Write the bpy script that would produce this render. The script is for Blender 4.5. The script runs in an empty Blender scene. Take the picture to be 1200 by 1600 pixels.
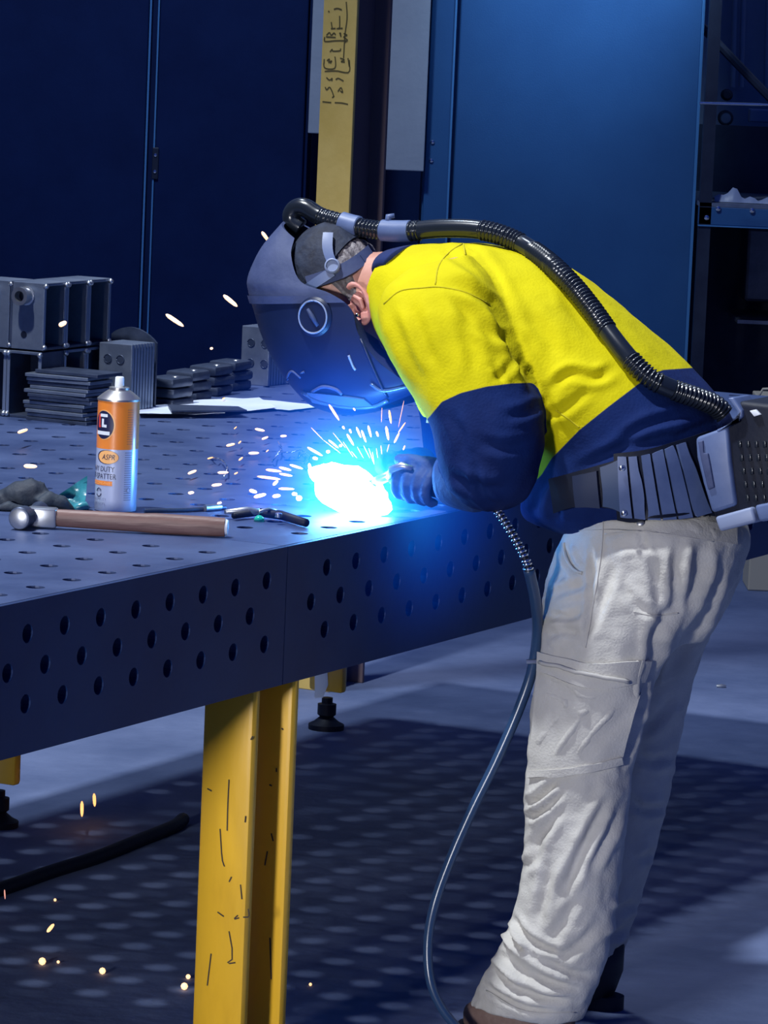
import bpy, bmesh, math, random
import numpy as np
from mathutils import Vector, Matrix, noise
from mathutils.bvhtree import BVHTree
random.seed(7)
C = bpy.context.scene.collection
SC = bpy.context.scene
R = math.radians
# ------------------------------------------------------------------ camera
FPX, PITCH, ROLL, CAMH = 6600.0, 0.12447562, 0.04259144, 1.74
cp, sp, cr, sr = math.cos(PITCH), math.sin(PITCH), math.cos(ROLL), math.sin(ROLL)
CAM = Vector((0, 0, CAMH))
Xv, Uv, Fv = Vector((1, 0, 0)), Vector((0, sp, cp)), Vector((0, cp, -sp))
cR, cU = Xv*cr + Uv*sr, Uv*cr - Xv*sr
cam = bpy.data.cameras.new('camera'); camo = bpy.data.objects.new('camera', cam); C.objects.link(camo)
cam.sensor_fit = 'VERTICAL'; cam.sensor_height = 36.0; cam.lens = FPX/1600*36.0
cam.clip_start = 0.1; cam.clip_end = 100
m = Matrix.Identity(4)
for i in range(3):
    m[i][0], m[i][1], m[i][2], m[i][3] = cR[i], cU[i], -Fv[i], CAM[i]
camo.matrix_world = m
SC.camera = camo
# table frame: T runs along the long table edge, N points across the table (the way the welder faces)
X0, Y0, TH = -0.49184974, 5.85106192, 0.46704015
T = Vector((math.sin(TH), math.cos(TH), 0)); N = Vector((-math.cos(TH), math.sin(TH), 0))
O = Vector((X0, Y0, 0)); ROTZ = math.atan2(T.y, T.x)
def W(t, p, z): return O + T*t + N*p + Vector((0, 0, z))
# ------------------------------------------------------------------ world, lamps, exposure
world = bpy.data.worlds.new('workshop_dusk'); SC.world = world; world.use_nodes = True
bg = world.node_tree.nodes['Background']; bg.inputs['Color'].default_value = (0.015, 0.12, 1.0, 1); bg.inputs['Strength'].default_value = 0.19
def lamp(name, kind, loc, target, power, color, size=0.3, spot=None, blend=0.4):
    l = bpy.data.lights.new(name, kind); l.energy = power; l.color = color
    if kind == 'AREA': l.shape = 'DISK'; l.size = size
    else: l.shadow_soft_size = size
    if spot: l.spot_size = R(spot); l.spot_blend = blend
    o = bpy.data.objects.new(name, l); C.objects.link(o); o.location = loc
    o.rotation_euler = (Vector(target)-Vector(loc)).to_track_quat('-Z', 'Y').to_euler()
    return o
KEYL = W(2.2-2.52, 0.7+0.72, 6.0)
lamp('high_bay_key', 'SPOT', KEYL, W(1.5, 0.2, 0.6), 1700, (0.90, 0.95, 1.0), 0.15, 66, 0.6)
lamp('cabinet_fill_spot', 'SPOT', (1.05, 12.2, 3.0), (0.62, 13.4, 1.95), 210, (0.46, 0.74, 1.0), 0.12, 36, 1.0)  # unseen spot added to brighten the top of the blue door
lamp('high_bay_right', 'SPOT', W(3.2, 0.3, 6.0), W(2.3, -0.75, 0), 380, (0.88, 0.94, 1.0), 0.2, 32, 0.8)
lamp('rear_fill', 'AREA', (-1.2, 9.5, 6.0), (0.4, 13.3, 1.6), 190, (0.72, 0.85, 1.0), 0.5)  # unseen area light added to lift the boards and column
lamp('front_fill_lamp', 'SPOT', (-3.3, -1.0, 1.65), (0.20, 7.0, 0.45), 1550, (0.97, 0.97, 1.0), 0.35, 17, 0.5)  # lamp out of view, placed for light on trousers and table legs
SC.view_settings.view_transform = 'Standard'; SC.view_settings.look = 'None'
SC.view_settings.gamma = 1.0; SC.view_settings.use_curve_mapping = False; SC.view_settings.exposure = 0.0
# ------------------------------------------------------------------ pixel to place
def ray(px, py):
    a, b = px-600, py-800
    return (Fv*FPX + cR*a - cU*b).normalized()
def PT(px, py, t):
    d = ray(px, py); return CAM + d*(((O+T*t-CAM).dot(T))/d.dot(T))
def PN(px, py, p):
    d = ray(px, py); return CAM + d*(((O+N*p-CAM).dot(N))/d.dot(N))
def PZ(px, py, z):
    d = ray(px, py); return CAM + d*((z-CAMH)/d.z)
def PY(px, py, y):
    d = ray(px, py); return CAM + d*(y/d.y)
def TPZ(v): r = v-O; return r.dot(T), r.dot(N), v.z
def pix(v):
    r = Vector(v)-CAM; d = r.dot(Fv); return 600+FPX*r.dot(cR)/d, 800-FPX*r.dot(cU)/d
def pix_np(V):
    r = V-np.array(CAM); d = r@np.array(Fv)
    return np.stack([600+FPX*(r@np.array(cR))/d, 800-FPX*(r@np.array(cU))/d], 1)
# ------------------------------------------------------------------ materials
MATS = {}
def mat(name, col, rough=0.5, metal=0.0, col2=None, nscale=8.0, nlo=0.35, nhi=0.65, bump=0.0, bscale=60.0, spec=0.5, coat=0.0,
        emit=None, estr=0.0, alpha=1.0, trans=0.0, stretch=None, rough2=None, sheen=0.0):
    if name in MATS: return MATS[name]
    M = bpy.data.materials.new(name); M.use_nodes = True
    nt = M.node_tree; b = nt.nodes['Principled BSDF']
    def s(k, v):
        if k in b.inputs: b.inputs[k].default_value = v
    s('Base Color', (*col, 1)); s('Roughness', rough); s('Metallic', metal); s('Specular IOR Level', spec); s('Coat Weight', coat)
    s('Transmission Weight', trans); s('Alpha', alpha); s('Sheen Weight', sheen)
    if emit: s('Emission Color', (*emit, 1)); s('Emission Strength', estr)
    tc = nt.nodes.new('ShaderNodeTexCoord'); vec = tc.outputs['Object']
    if stretch:
        mp = nt.nodes.new('ShaderNodeMapping'); mp.inputs['Scale'].default_value = stretch
        nt.links.new(vec, mp.inputs['Vector']); vec = mp.outputs['Vector']
    if col2 is not None:
        n = nt.nodes.new('ShaderNodeTexNoise'); n.inputs['Scale'].default_value = nscale; n.inputs['Detail'].default_value = 6
        n.inputs['Roughness'].default_value = 0.62
        nt.links.new(vec, n.inputs['Vector'])
        rmp = nt.nodes.new('ShaderNodeValToRGB'); rmp.color_ramp.elements[0].position = nlo; rmp.color_ramp.elements[1].position = nhi
        rmp.color_ramp.elements[0].color = (*col, 1); rmp.color_ramp.elements[1].color = (*col2, 1)
        nt.links.new(n.outputs['Fac'], rmp.inputs['Fac']); nt.links.new(rmp.outputs['Color'], b.inputs['Base Color'])
        if rough2 is not None:
            mr = nt.nodes.new('ShaderNodeMapRange'); mr.inputs['To Min'].default_value = rough; mr.inputs['To Max'].default_value = rough2
            mr.inputs['From Min'].default_value = nlo; mr.inputs['From Max'].default_value = nhi
            nt.links.new(n.outputs['Fac'], mr.inputs['Value']); nt.links.new(mr.outputs['Result'], b.inputs['Roughness'])
    if bump:
        n2 = nt.nodes.new('ShaderNodeTexNoise'); n2.inputs['Scale'].default_value = bscale; n2.inputs['Detail'].default_value = 4
        nt.links.new(vec, n2.inputs['Vector'])
        bp = nt.nodes.new('ShaderNodeBump'); bp.inputs['Strength'].default_value = bump; bp.inputs['Distance'].default_value = 0.01
        nt.links.new(n2.outputs['Fac'], bp.inputs['Height']); nt.links.new(bp.outputs['Normal'], b.inputs['Normal'])
    MATS[name] = M; return M
M_floor = mat('concrete', (0.075, 0.108, 0.22), 0.75, col2=(0.14, 0.182, 0.325), nscale=2.3, bump=0.25, bscale=30)
M_wall = mat('grey_wall', (0.26, 0.31, 0.39), 0.8, col2=(0.33, 0.38, 0.46), nscale=3, bump=0.1)
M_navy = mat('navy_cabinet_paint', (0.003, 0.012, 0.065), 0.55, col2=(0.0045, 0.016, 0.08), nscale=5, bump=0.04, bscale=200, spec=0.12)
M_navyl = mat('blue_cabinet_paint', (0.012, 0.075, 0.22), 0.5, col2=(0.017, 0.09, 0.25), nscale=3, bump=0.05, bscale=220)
M_edgehl = mat('edge_highlight_blue', (0.06, 0.20, 0.45), 0.35)  # edge highlights painted in as lighter blue strips
M_dark = mat('dark_steel', (0.01, 0.016, 0.04), 0.5, metal=0.3, col2=(0.02, 0.03, 0.06), nscale=12)
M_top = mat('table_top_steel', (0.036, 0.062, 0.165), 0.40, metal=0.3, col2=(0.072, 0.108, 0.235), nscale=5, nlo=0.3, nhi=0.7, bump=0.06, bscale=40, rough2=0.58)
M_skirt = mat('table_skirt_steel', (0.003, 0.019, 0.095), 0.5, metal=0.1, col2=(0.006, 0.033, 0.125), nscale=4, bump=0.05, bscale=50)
M_yel = mat('yellow_leg_paint', (1.0, 0.57, 0.03), 0.4, col2=(0.80, 0.42, 0.02), nscale=9, nlo=0.55, nhi=0.8, bump=0.12, bscale=25, stretch=(1, 1, .25), coat=0.2)
M_ycol = mat('yellow_column_paint', (0.74, 0.52, 0.15), 0.55, col2=(0.64, 0.43, 0.10), nscale=6, bump=0.05)
M_scr = mat('scratch', (0.06, 0.04, 0.03), 0.7)
M_ink = mat('marker_ink', (0.10, 0.075, 0.02), 0.8)
M_steel = mat('mill_steel', (0.12, 0.15, 0.22), 0.42, metal=0.6, col2=(0.22, 0.26, 0.34), nscale=10, bump=0.06, bscale=50)
M_steeld = mat('dark_mill_steel', (0.035, 0.05, 0.09), 0.4, metal=0.5, col2=(0.07, 0.09, 0.15), nscale=14, bump=0.08, bscale=60)
M_edge = mat('cut_steel_edge', (0.30, 0.36, 0.48), 0.32, metal=0.7)
M_chrome = mat('bright_metal', (0.75, 0.78, 0.82), 0.18, metal=1.0)
M_chromed = mat('brushed_metal', (0.48, 0.50, 0.54), 0.35, metal=0.9, col2=(0.38, 0.40, 0.44), nscale=40)
M_paper = mat('paper', (0.62, 0.68, 0.80), 0.85, col2=(0.5, 0.57, 0.72), nscale=6)
M_blk = mat('black_rubber', (0.004, 0.007, 0.020), 0.55, bump=0.05, bscale=120, spec=0.25)
M_hose = mat('black_hose_plastic', (0.010, 0.014, 0.022), 0.22, spec=0.7)
M_cable = mat('cable_sheath', (0.025, 0.06, 0.14), 0.28, spec=0.6)
M_helm = mat('helmet_plastic', (0.0025, 0.009, 0.040), 0.45, col2=(0.005, 0.013, 0.052), nscale=9, spec=0.4)
M_helmg = mat('helmet_grey_cowl', (0.026, 0.043, 0.12), 0.7, col2=(0.047, 0.066, 0.16), nscale=14, bump=0.15, bscale=50)
M_greyp = mat('grey_plastic', (0.075, 0.115, 0.25), 0.45, col2=(0.105, 0.15, 0.30), nscale=20)
M_lightp = mat('light_grey_plastic', (0.22, 0.27, 0.42), 0.45)
M_skin = mat('skin', (0.52, 0.25, 0.19), 0.5, col2=(0.60, 0.32, 0.25), nscale=25, bump=0.05, bscale=120)
M_skinr = mat('skin_ear', (0.52, 0.20, 0.17), 0.5, col2=(0.60, 0.27, 0.22), nscale=60)
M_hair = mat('grey_brown_hair', (0.10, 0.09, 0.10), 0.5, col2=(0.26, 0.23, 0.24), nscale=60, stretch=(1, 1, 1), bump=0.5, bscale=110)
M_cap = mat('dark_skull_cap', (0.003, 0.006, 0.02), 0.75, col2=(0.014, 0.024, 0.055), nscale=30, bump=0.3, bscale=60)
M_pant = mat('khaki_canvas', (0.47, 0.455, 0.42), 0.9, col2=(0.55, 0.535, 0.50), nscale=12, bump=0.18, bscale=260)
M_pants = mat('khaki_canvas_seam', (0.47, 0.455, 0.425), 0.9)
M_navyc = mat('navy_cloth', (0.002, 0.011, 0.075), 0.9, col2=(0.004, 0.017, 0.10), nscale=14, bump=0.1, bscale=200)
M_yclo = mat('yellow_cloth', (0.80, 0.68, 0.0), 0.85, bump=0.05, bscale=200)
M_glove = mat('welding_glove', (0.012, 0.045, 0.16), 0.7, col2=(0.02, 0.07, 0.22), nscale=22, bump=0.3, bscale=50)
M_gloved = mat('dark_glove', (0.008, 0.014, 0.03), 0.7, col2=(0.022, 0.035, 0.055), nscale=18, bump=0.3, bscale=60)
M_teal = mat('teal_plastic_film', (0.02, 0.16, 0.21), 0.25, col2=(0.05, 0.30, 0.36), nscale=14, bump=0.3, bscale=30, spec=0.7)
M_boot = mat('brown_boot_leather', (0.16, 0.10, 0.085), 0.6, col2=(0.22, 0.15, 0.13), nscale=18, bump=0.2, bscale=80)
M_bootd = mat('dark_boot', (0.015, 0.018, 0.03), 0.6)
M_wood = mat('worn_hammer_wood', (0.075, 0.03, 0.028), 0.5, col2=(0.20, 0.115, 0.10), nscale=7, nlo=0.38, nhi=0.7, stretch=(0.6, 5, 5), bump=0.15, bscale=30)
M_orange = mat('can_orange', (0.86, 0.25, 0.03), 0.3, coat=0.7)
M_canw = mat('can_pale_print', (0.48, 0.54, 0.74), 0.3, metal=0.15, coat=0.7)
M_can = mat('can_tin', (0.70, 0.68, 0.64), 0.28, metal=0.9)
M_white = mat('white_plastic', (0.78, 0.82, 0.88), 0.4)
M_cnavy = mat('print_navy', (0.012, 0.014, 0.06), 0.4)
M_cred = mat('print_red', (0.75, 0.06, 0.04), 0.4)
M_cgrey = mat('print_grey', (0.22, 0.26, 0.40), 0.5)
M_peach = mat('print_peach', (0.95, 0.48, 0.17), 0.4)
M_spark = mat('hot_spark', (1, .5, .2), 0.5, emit=(1.0, 0.42, 0.13), estr=1.9)
M_sparkw = mat('white_hot_spark', (1, .8, .6), 0.5, emit=(1.0, 0.52, 0.22), estr=1.8)
M_sparkd = mat('cooling_spark', (1, .4, .2), 0.5, emit=(0.9, 0.40, 0.32), estr=.9)
M_arc = mat('arc_glare_blob', (1, 1, 1), 0.5, emit=(0.10, 0.40, 1.0), estr=70)
# ------------------------------------------------------------------ mesh builder
class MB:
    def __init__(s): s.v = []; s.f = []
    def add(s, vs, fs):
        b = len(s.v); s.v += [Vector(q) for q in vs]; s.f += [tuple(i+b for i in f) for f in fs]; return s
    def box(s, lo, hi, fn=None, bev=0.0):
        x0, y0, z0 = lo; x1, y1, z1 = hi
        fn = fn or (lambda x, y, z: (x, y, z))
        if bev <= 0:
            vs = [fn(x, y, z) for z in (z0, z1) for x, y in ((x0, y0), (x1, y0), (x1, y1), (x0, y1))]
            fs = [(3, 2, 1, 0), (4, 5, 6, 7), (0, 1, 5, 4), (1, 2, 6, 5), (2, 3, 7, 6), (3, 0, 4, 7)]
            return s.add(vs, fs)
        bm = bmesh.new(); bmesh.ops.create_cube(bm, size=1)
        for v in bm.verts: v.co = Vector(((x0+x1)/2+v.co.x*(x1-x0), (y0+y1)/2+v.co.y*(y1-y0), (z0+z1)/2+v.co.z*(z1-z0)))
        bmesh.ops.bevel(bm, geom=bm.edges[:], offset=bev, segments=2, affect='EDGES', profile=0.5)
        bm.verts.index_update(); b = len(s.v)
        s.v += [Vector(fn(*v.co)) for v in bm.verts]; s.f += [tuple(v.index+b for v in f.verts) for f in bm.faces]; bm.free(); return s
    def tube(s, pts, r, n=10, caps=True, closed=False):
        pts = [Vector(p) for p in pts]; k = len(pts); rs = r if isinstance(r, (list, tuple)) else [r]*k
        up = None; rings = []
        for i, p in enumerate(pts):
            d = (pts[min(i+1, k-1)]-pts[max(i-1, 0)])
            if d.length < 1e-9: d = Vector((0, 0, 1))
            d.normalize()
            if up is None:
                up = Vector((0, 0, 1)) if abs(d.z) < .9 else Vector((1, 0, 0))
            e = up-d*up.dot(d)
            if e.length < 1e-6: e = Vector((1, 0, 0))-d*d.x
            e.normalize(); up = e; g = d.cross(e)
            rings.append([p+(e*math.cos(2*math.pi*j/n)+g*math.sin(2*math.pi*j/n))*rs[i] for j in range(n)])
        b = len(s.v)
        for q in rings: s.v += q
        for i in range(k-1):
            for j in range(n):
                a = b+i*n+j; c = b+i*n+(j+1) % n; s.f.append((a, c, c+n, a+n))
        if caps: s.f.append(tuple(b+j for j in range(n))[::-1]); s.f.append(tuple(b+(k-1)*n+j for j in range(n)))
        return s
    def lathe(s, prof, o, ax, n=24, caps=True):
        o = Vector(o); ax = Vector(ax).normalized()
        e = (Vector((0, 0, 1)) if abs(ax.z) < .9 else Vector((1, 0, 0))); e = (e-ax*e.dot(ax)).normalized(); g = ax.cross(e)
        b = len(s.v)
        for h, r in prof:
            for j in range(n):
                a = 2*math.pi*j/n; s.v.append(o+ax*h+(e*math.cos(a)+g*math.sin(a))*max(r, 1e-5))
        k = len(prof)
        for i in range(k-1):
            for j in range(n):
                a = b+i*n+j; c = b+i*n+(j+1) % n; s.f.append((a, c, c+n, a+n))
        if caps: s.f.append(tuple(b+j for j in range(n))[::-1]); s.f.append(tuple(b+(k-1)*n+j for j in range(n)))
        return s
    def grid(s, rows, closed=False):
        b = len(s.v); n = len(rows[0])
        for r_ in rows: s.v += [Vector(q) for q in r_]
        for i in range(len(rows)-1):
            for j in range(n if closed else n-1):
                a = b+i*n+j; c = b+i*n+(j+1) % n; s.f.append((a, c, c+n, a+n))
        return s
    def loft(s, rings, caps=True):
        b = len(s.v); n = len(rings[0]); s.grid(rings, closed=True)
        if caps: s.f.append(tuple(b+j for j in range(n))[::-1]); s.f.append(tuple(b+(len(rings)-1)*n+j for j in range(n)))
        return s
    def mesh(s, name, M=None):
        me = bpy.data.meshes.new(name); vs = [tuple(M @ q) for q in s.v] if M else [tuple(q) for q in s.v]
        me.from_pydata(vs, [], s.f); me.update(); return me
def pmat(o):
    M = Matrix.Identity(4)
    while o: M = o.matrix_basis @ M; o = o.parent
    return M
def link(name, me, m_, parent=None, smooth=False, fixn=True):
    if fixn:
        bm = bmesh.new(); bm.from_mesh(me); bmesh.ops.recalc_face_normals(bm, faces=bm.faces); bm.to_mesh(me); bm.free()
    o = bpy.data.objects.new(name, me); C.objects.link(o)
    if m_ is not None and not me.materials: me.materials.append(m_)
    if parent is not None: o.parent = parent
    if smooth is True:
        me.polygons.foreach_set('use_smooth', [True]*len(me.polygons))
    elif smooth:
        me.polygons.foreach_set('use_smooth', [True]*len(me.polygons)); me.set_sharp_from_angle(angle=R(smooth))
    return o
def build(mb, name, m_, parent=None, world=True, smooth=False, base=None):
    """world=True: vertices are world places, turned into the parent's space (or about `base` for a top-level mesh)."""
    if parent is not None and world: M = pmat(parent).inverted()
    elif base is not None: M = Matrix.Translation(-Vector(base))
    else: M = None
    o = link(name, mb.mesh(name, M), m_, parent, smooth)
    if base is not None and parent is None: o.location = base
    return o
def tag(o, label, cat, group=None):
    o['label'] = label; o['category'] = cat
    if group: o['group'] = group
    return o
def thing(name, label, cat, loc, rotz=0.0, group=None):
    o = bpy.data.objects.new(name, None); C.objects.link(o); o.location = loc; o.rotation_euler = (0, 0, rotz); o.empty_display_size = .05
    return tag(o, label, cat, group)
def struct(o): o['kind'] = 'structure'; return o
def copy_tree(o, parent=None):
    c = o.copy(); C.objects.link(c); c.parent = parent
    for ch in [q for q in bpy.data.objects if q.parent == o]: copy_tree(ch, c)
    return c
def spline(pts, n):
    """Catmull-Rom through points (any dimension)."""
    P = [np.array(p, float) for p in pts]; out = []
    P = [2*P[0]-P[1]]+P+[2*P[-1]-P[-2]]; k = len(P)-3
    for i in range(n):
        u = i/(n-1)*k; j = min(int(u), k-1); u -= j
        a, b, c, d = P[j:j+4]
        out.append(.5*((2*b)+(c-a)*u+(2*a-5*b+4*c-d)*u*u+(3*b-a-3*c+d)*u**3))
    return out
# ================================================================== THE SETTING
mb = MB(); mb.box((-7, -2, -.1), (8, 16, 0)); struct(build(mb, 'floor', M_floor))
mb = MB(); mb.box((-7, 14.6, 0), (8, 14.75, 6.5)); struct(build(mb, 'wall_back', M_wall))
mb = MB(); mb.box((-7.15, -2, 0), (-7, 16, 6.5)); struct(build(mb, 'wall_left', M_wall))
mb = MB(); mb.box((8, -2, 0), (8.15, 16, 6.5)); struct(build(mb, 'wall_right', M_wall))
# floor saw-cut joints
for i, (a, b_) in enumerate((((560, 1078), (840, 1105)), ((1110, 1006), (1200, 1010)))):
    pass
# ------------------------------------------------------------------ steel cabinets at the back
def vx(px, py, y): return PY(px, py, y).x
YC = 13.4
def cabinet(name, label, x0, x1, doors, H=2.5, m_=M_navy, y=YC, depth=.6, hinge=()):
    t = thing(name, label, 'cabinet', ((x0+x1)/2, y+depth/2, 0))
    mb = MB(); mb.box((x0, y+.025, 0), (x1, y+depth, H)); build(mb, 'body', m_, t)
    for a, b_ in doors:
        mb = MB(); mb.box((a, y, .08), (b_, y+.022, H-.03), bev=.004); d = build(mb, 'door', m_, t)
        for hx, hz in hinge:
            if a-.03 <= hx <= b_+.03:
                mb = MB(); mb.box((hx-.010, y-.008, hz-.05), (hx+.010, y-.001, hz+.05), bev=.002); h = build(mb, 'hinge', M_dark, d)
                for dz in (-.026, .026):
                    mb = MB(); mb.lathe([(0, .006), (.003, .005), (.004, 0)], (hx, y-.008, hz+dz), (0, -1, 0), 10); build(mb, 'screw', M_chrome, h, smooth=40)
    return t
xl = vx(236, 250, YC); xlr = vx(479, 250, YC); xrl = vx(662, 250, YC); xd = vx(706, 250, YC); xrr = vx(1088, 250, YC)
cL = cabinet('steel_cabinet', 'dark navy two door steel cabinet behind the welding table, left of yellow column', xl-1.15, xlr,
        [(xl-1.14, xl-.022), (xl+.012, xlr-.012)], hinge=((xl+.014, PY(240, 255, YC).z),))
mb = MB(); mb.box((xl-.020, YC-.004, .08), (xl-.014, YC+.02, 2.47)); build(mb, 'edge_highlight', M_edgehl, cL)
mb = MB(); mb.box((xl+.006, YC-.004, .08), (xl+.011, YC+.02, 2.47)); build(mb, 'edge_highlight', M_edgehl, cL)
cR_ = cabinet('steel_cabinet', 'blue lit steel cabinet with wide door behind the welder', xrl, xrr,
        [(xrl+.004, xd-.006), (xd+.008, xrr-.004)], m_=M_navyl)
mb = MB(); mb.box((xd-.010, YC-.006, .08), (xd-.004, YC+.02, 2.47)); build(mb, 'edge_highlight', M_edgehl, cR_)
mb = MB(); mb.box((xrr-.006, YC-.005, .0), (xrr+.003, YC+.5, 2.49)); build(mb, 'edge_highlight', M_edgehl, cR_)
for q in ((676, 222), (674, 251)):
    pt = PY(*q, YC); mb = MB(); mb.lathe([(0, .007), (.004, .006), (.006, 0)], (pt.x, YC-.001, pt.z), (0, -1, 0), 10); build(mb, 'screw', M_chrome, cR_, smooth=40)
# the narrow dark left leaf of the right cabinet is unlit navy
# grey boards hanging in the gap between the cabinets
def board(px0, px1, pyb, label, y):
    a = PY(px0, pyb, y); b_ = PY(px1, pyb, y)
    mb = MB(); mb.box((a.x, y, a.z), (b_.x, y+.02, 2.4), bev=.003)
    return tag(build(mb, 'wall_board', M_wall, base=((a.x+b_.x)/2, y, a.z), smooth=False), label, 'board')
board(481, 540, 208, 'pale grey board hanging behind left edge of yellow column', 13.32)
board(592, 662, 265, 'pale grey board hanging between yellow column and blue cabinet', 13.34)
mb = MB(); mb.box((xlr+.005, 13.9, 0), (xrl-.005, 13.95, 2.5)); tag(build(mb, 'dark_sheet', M_navy, base=((xlr+xrl)/2, 13.9, 0)), 'dark navy sheet filling the gap between the cabinets', 'panel')
# ------------------------------------------------------------------ yellow I-beam column
cb = PY(520, 300, 10.3); ct, cpp, _ = TPZ(cb)
col = thing('column', 'yellow painted steel I-beam column covered in handwritten marker notes', 'column', W(ct, cpp, 0), ROTZ)
fw = .092/2; D_ = .19
def colpart(name, lo, hi, m_): mb = MB(); mb.box(lo, hi, bev=.002); return build(mb, name, m_, col, world=False)
ff = colpart('front_flange', (0, -fw, 0), (.012, fw, 4.5), M_ycol)
colpart('web', (.012, -.005, 0), (D_-.012, .005, 4.5), MATS.get('shaded_column_yellow') or mat('shaded_column_yellow', (.13, .09, .10), .8))  # web and rear flange: shade on the yellow put into a brown colour
colpart('rear_flange', (D_-.012, -fw, 0), (D_, fw, 4.5), mat('shaded_column_yellow', (.13, .09, .10), .8))
# scribbled notes on the flange: strokes given in the 1164x1600 crop of the photo's [460,0,620,220]
STR = [[(345, 420), (350, 470), (470, 462), (590, 462)], [(360, 418), (470, 425)], [(365, 400), (400, 370), (420, 400), (450, 375), (470, 395)],
       [(515, 370), (530, 415), (525, 370)], [(560, 380), (600, 400), (560, 420), (605, 455), (575, 480)], [(590, 20), (600, 200), (575, 400), (560, 660)],
       [(405, 590), (430, 560), (440, 580), (520, 575), (525, 550)], [(420, 250), (430, 320)], [(515, 180), (515, 310), (500, 320)], [(450, 105), (490, 95), (540, 110)],
       [(340, 670), (345, 770), (460, 775), (465, 660), (455, 650)], [(370, 690), (400, 670), (390, 710), (425, 690), (410, 720)], [(520, 660), (570, 680), (530, 700), (575, 705)],
       [(345, 810), (480, 805), (620, 820), (625, 680)], [(365, 880), (400, 910), (430, 890), (425, 920)], [(470, 905), (500, 890), (560, 920)],
       [(350, 990), (370, 1020), (400, 990), (430, 1040), (450, 1100)], [(495, 1040), (530, 995), (550, 1050), (520, 1030)], [(430, 1110), (455, 1090)], [(460, 1165), (540, 1170), (610, 1185)],
       [(415, 325), (470, 322)], [(385, 125), (400, 135)], [(480, 325), (550, 320)], [(610, 660), (625, 760)], [(320, 1155), (420, 1165)]]
for st in STR:
    pts = []
    for a, b_ in spline(st, max(4, len(st)*3)):
        q = PT(460+a*160/1164, b_*220/1600, ct); pts.append(q-T*.0006)
    mb = MB(); rows = []
    side = .0016
    for i, q in enumerate(pts):
        d = (pts[min(i+1, len(pts)-1)]-pts[max(i-1, 0)]).normalized(); e = d.cross(T).normalized()*side
        rows.append([q-e, q+e])
    mb.grid(rows); build(mb, 'marker_stroke', M_ink, ff)
# ------------------------------------------------------------------ racking on the right
YR = 13.3
def rpt(px, py, y=YR): return PY(px, py, y)
rk = thing('storage_rack', 'dark storage rack with bolted blue shelf beam beside blue cabinet', 'rack', (1.9, YR+.3, 0))
a = rpt(1092, 322); b_ = rpt(1092, 351); x1 = a.x+1.8
mb = MB(); mb.box((a.x, YR, b_.z), (x1, YR+.03, a.z), bev=.003); beam = build(mb, 'shelf_beam', M_navyl, rk)
mb = MB(); mb.box((a.x, YR-.006, b_.z-.004), (x1, YR+.02, b_.z)); build(mb, 'beam_edge_highlight', M_edgehl, beam)
mb = MB(); mb.box((a.x, YR+.0, a.z), (x1, YR+.8, a.z+.012)); build(mb, 'shelf', M_steel, rk)
for q in ((1122, 326), (1175, 329), (1104, 340)):
    s_ = rpt(*q); mb = MB(); mb.lathe([(0, .009), (.006, .008), (.009, 0)], (s_.x, YR-.001, s_.z), (0, -1, 0), 10); build(mb, 'bolt', M_chrome, beam, smooth=40)
c_ = rpt(1145, 492, YR+.5); mb = MB(); mb.box((c_.x, YR+.3, c_.z-.012), (x1, YR+.8, c_.z)); build(mb, 'shelf', M_steel, rk)
mb = MB(); mb.box((a.x, YR+.78, 0), (x1, YR+.80, 1.32)); build(mb, 'back_panel', M_dark, rk)
mb = MB(); mb.box((a.x+.002, YR, 0), (a.x+.04, YR+.04, 2.3)); build(mb, 'upright', M_dark, rk)
mb = MB(); c_ = rpt(1175, 400, YR+.6); mb.box((c_.x-.03, YR+.45, c_.z-.14), (c_.x+.8, YR+.75, c_.z+.10), bev=.01)
tag(build(mb, 'dark_crate', M_steeld, base=(c_.x, YR+.45, c_.z-.14)), 'dark crate on the rack below the bolted shelf', 'crate')
# crumpled bag edge on the shelf
mb = MB(); rows = []
for i in range(13):
    x = rpt(1118+i*7, 320).x; h = .001+ .012+.030*math.exp(-((i-4)/2.0)**2)+.008*math.sin(i*1.7)
    rows.append([(x, YR+.05, a.z+.0135), (x, YR+.06, a.z+.0135+h), (x, YR+.12, a.z+.0135+h*.8), (x, YR+.16, a.z+.0135)])
mb.grid(rows); tag(build(mb, 'plastic_bag', M_lightp, base=(rows[6][0][0], YR+.1, a.z+.012), smooth=True), 'crumpled clear plastic bag lying on the rack shelf', 'bag')
# chrome rail
r0, r1 = rpt(1093, 161, 13.0), rpt(1190, 163.5, 13.0)
mb = MB(); mb.tube([r0, r0.lerp(r1, .5), r1], .0045, 10); mb.tube([r1, r1+(r1-r0)*1.5], .0036, 10)
tag(build(mb, 'chrome_rail', M_chrome, base=r0, smooth=40), 'thin shiny chrome rail across the rack opening', 'rail')
# things fixed on the wall beyond
mb = MB(); mb.tube([rpt(1097, 42, 13.5), rpt(1150, 98, 13.5), rpt(1215, 165, 13.5)], .014, 8); tag(build(mb, 'diagonal_brace', M_dark, base=rpt(1150, 98, 13.5), smooth=40), 'dark diagonal brace above the chrome rail', 'brace')
for i, (px, lab) in enumerate(((1147, 'grey conduit pipe on the back wall nearest the blue cabinet'), (1160, 'grey conduit pipe on the back wall, middle one of three'), (1199, 'grey conduit pipe on the back wall at the right picture edge'))):
    lo = rpt(px-2, 136, 14.52); hi = rpt(px+3, -60, 14.52)
    mb = MB(); mb.tube([lo, hi], .009, 10); tag(build(mb, 'conduit_pipe', M_wall, base=lo, smooth=40), lab, 'pipe', 'conduit pipes on back wall')
g = rpt(1133, 184, 14.4)
t = thing('pressure_gauge', 'round dark gauge with pale dial on the back wall below chrome rail', 'gauge', g)
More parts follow.
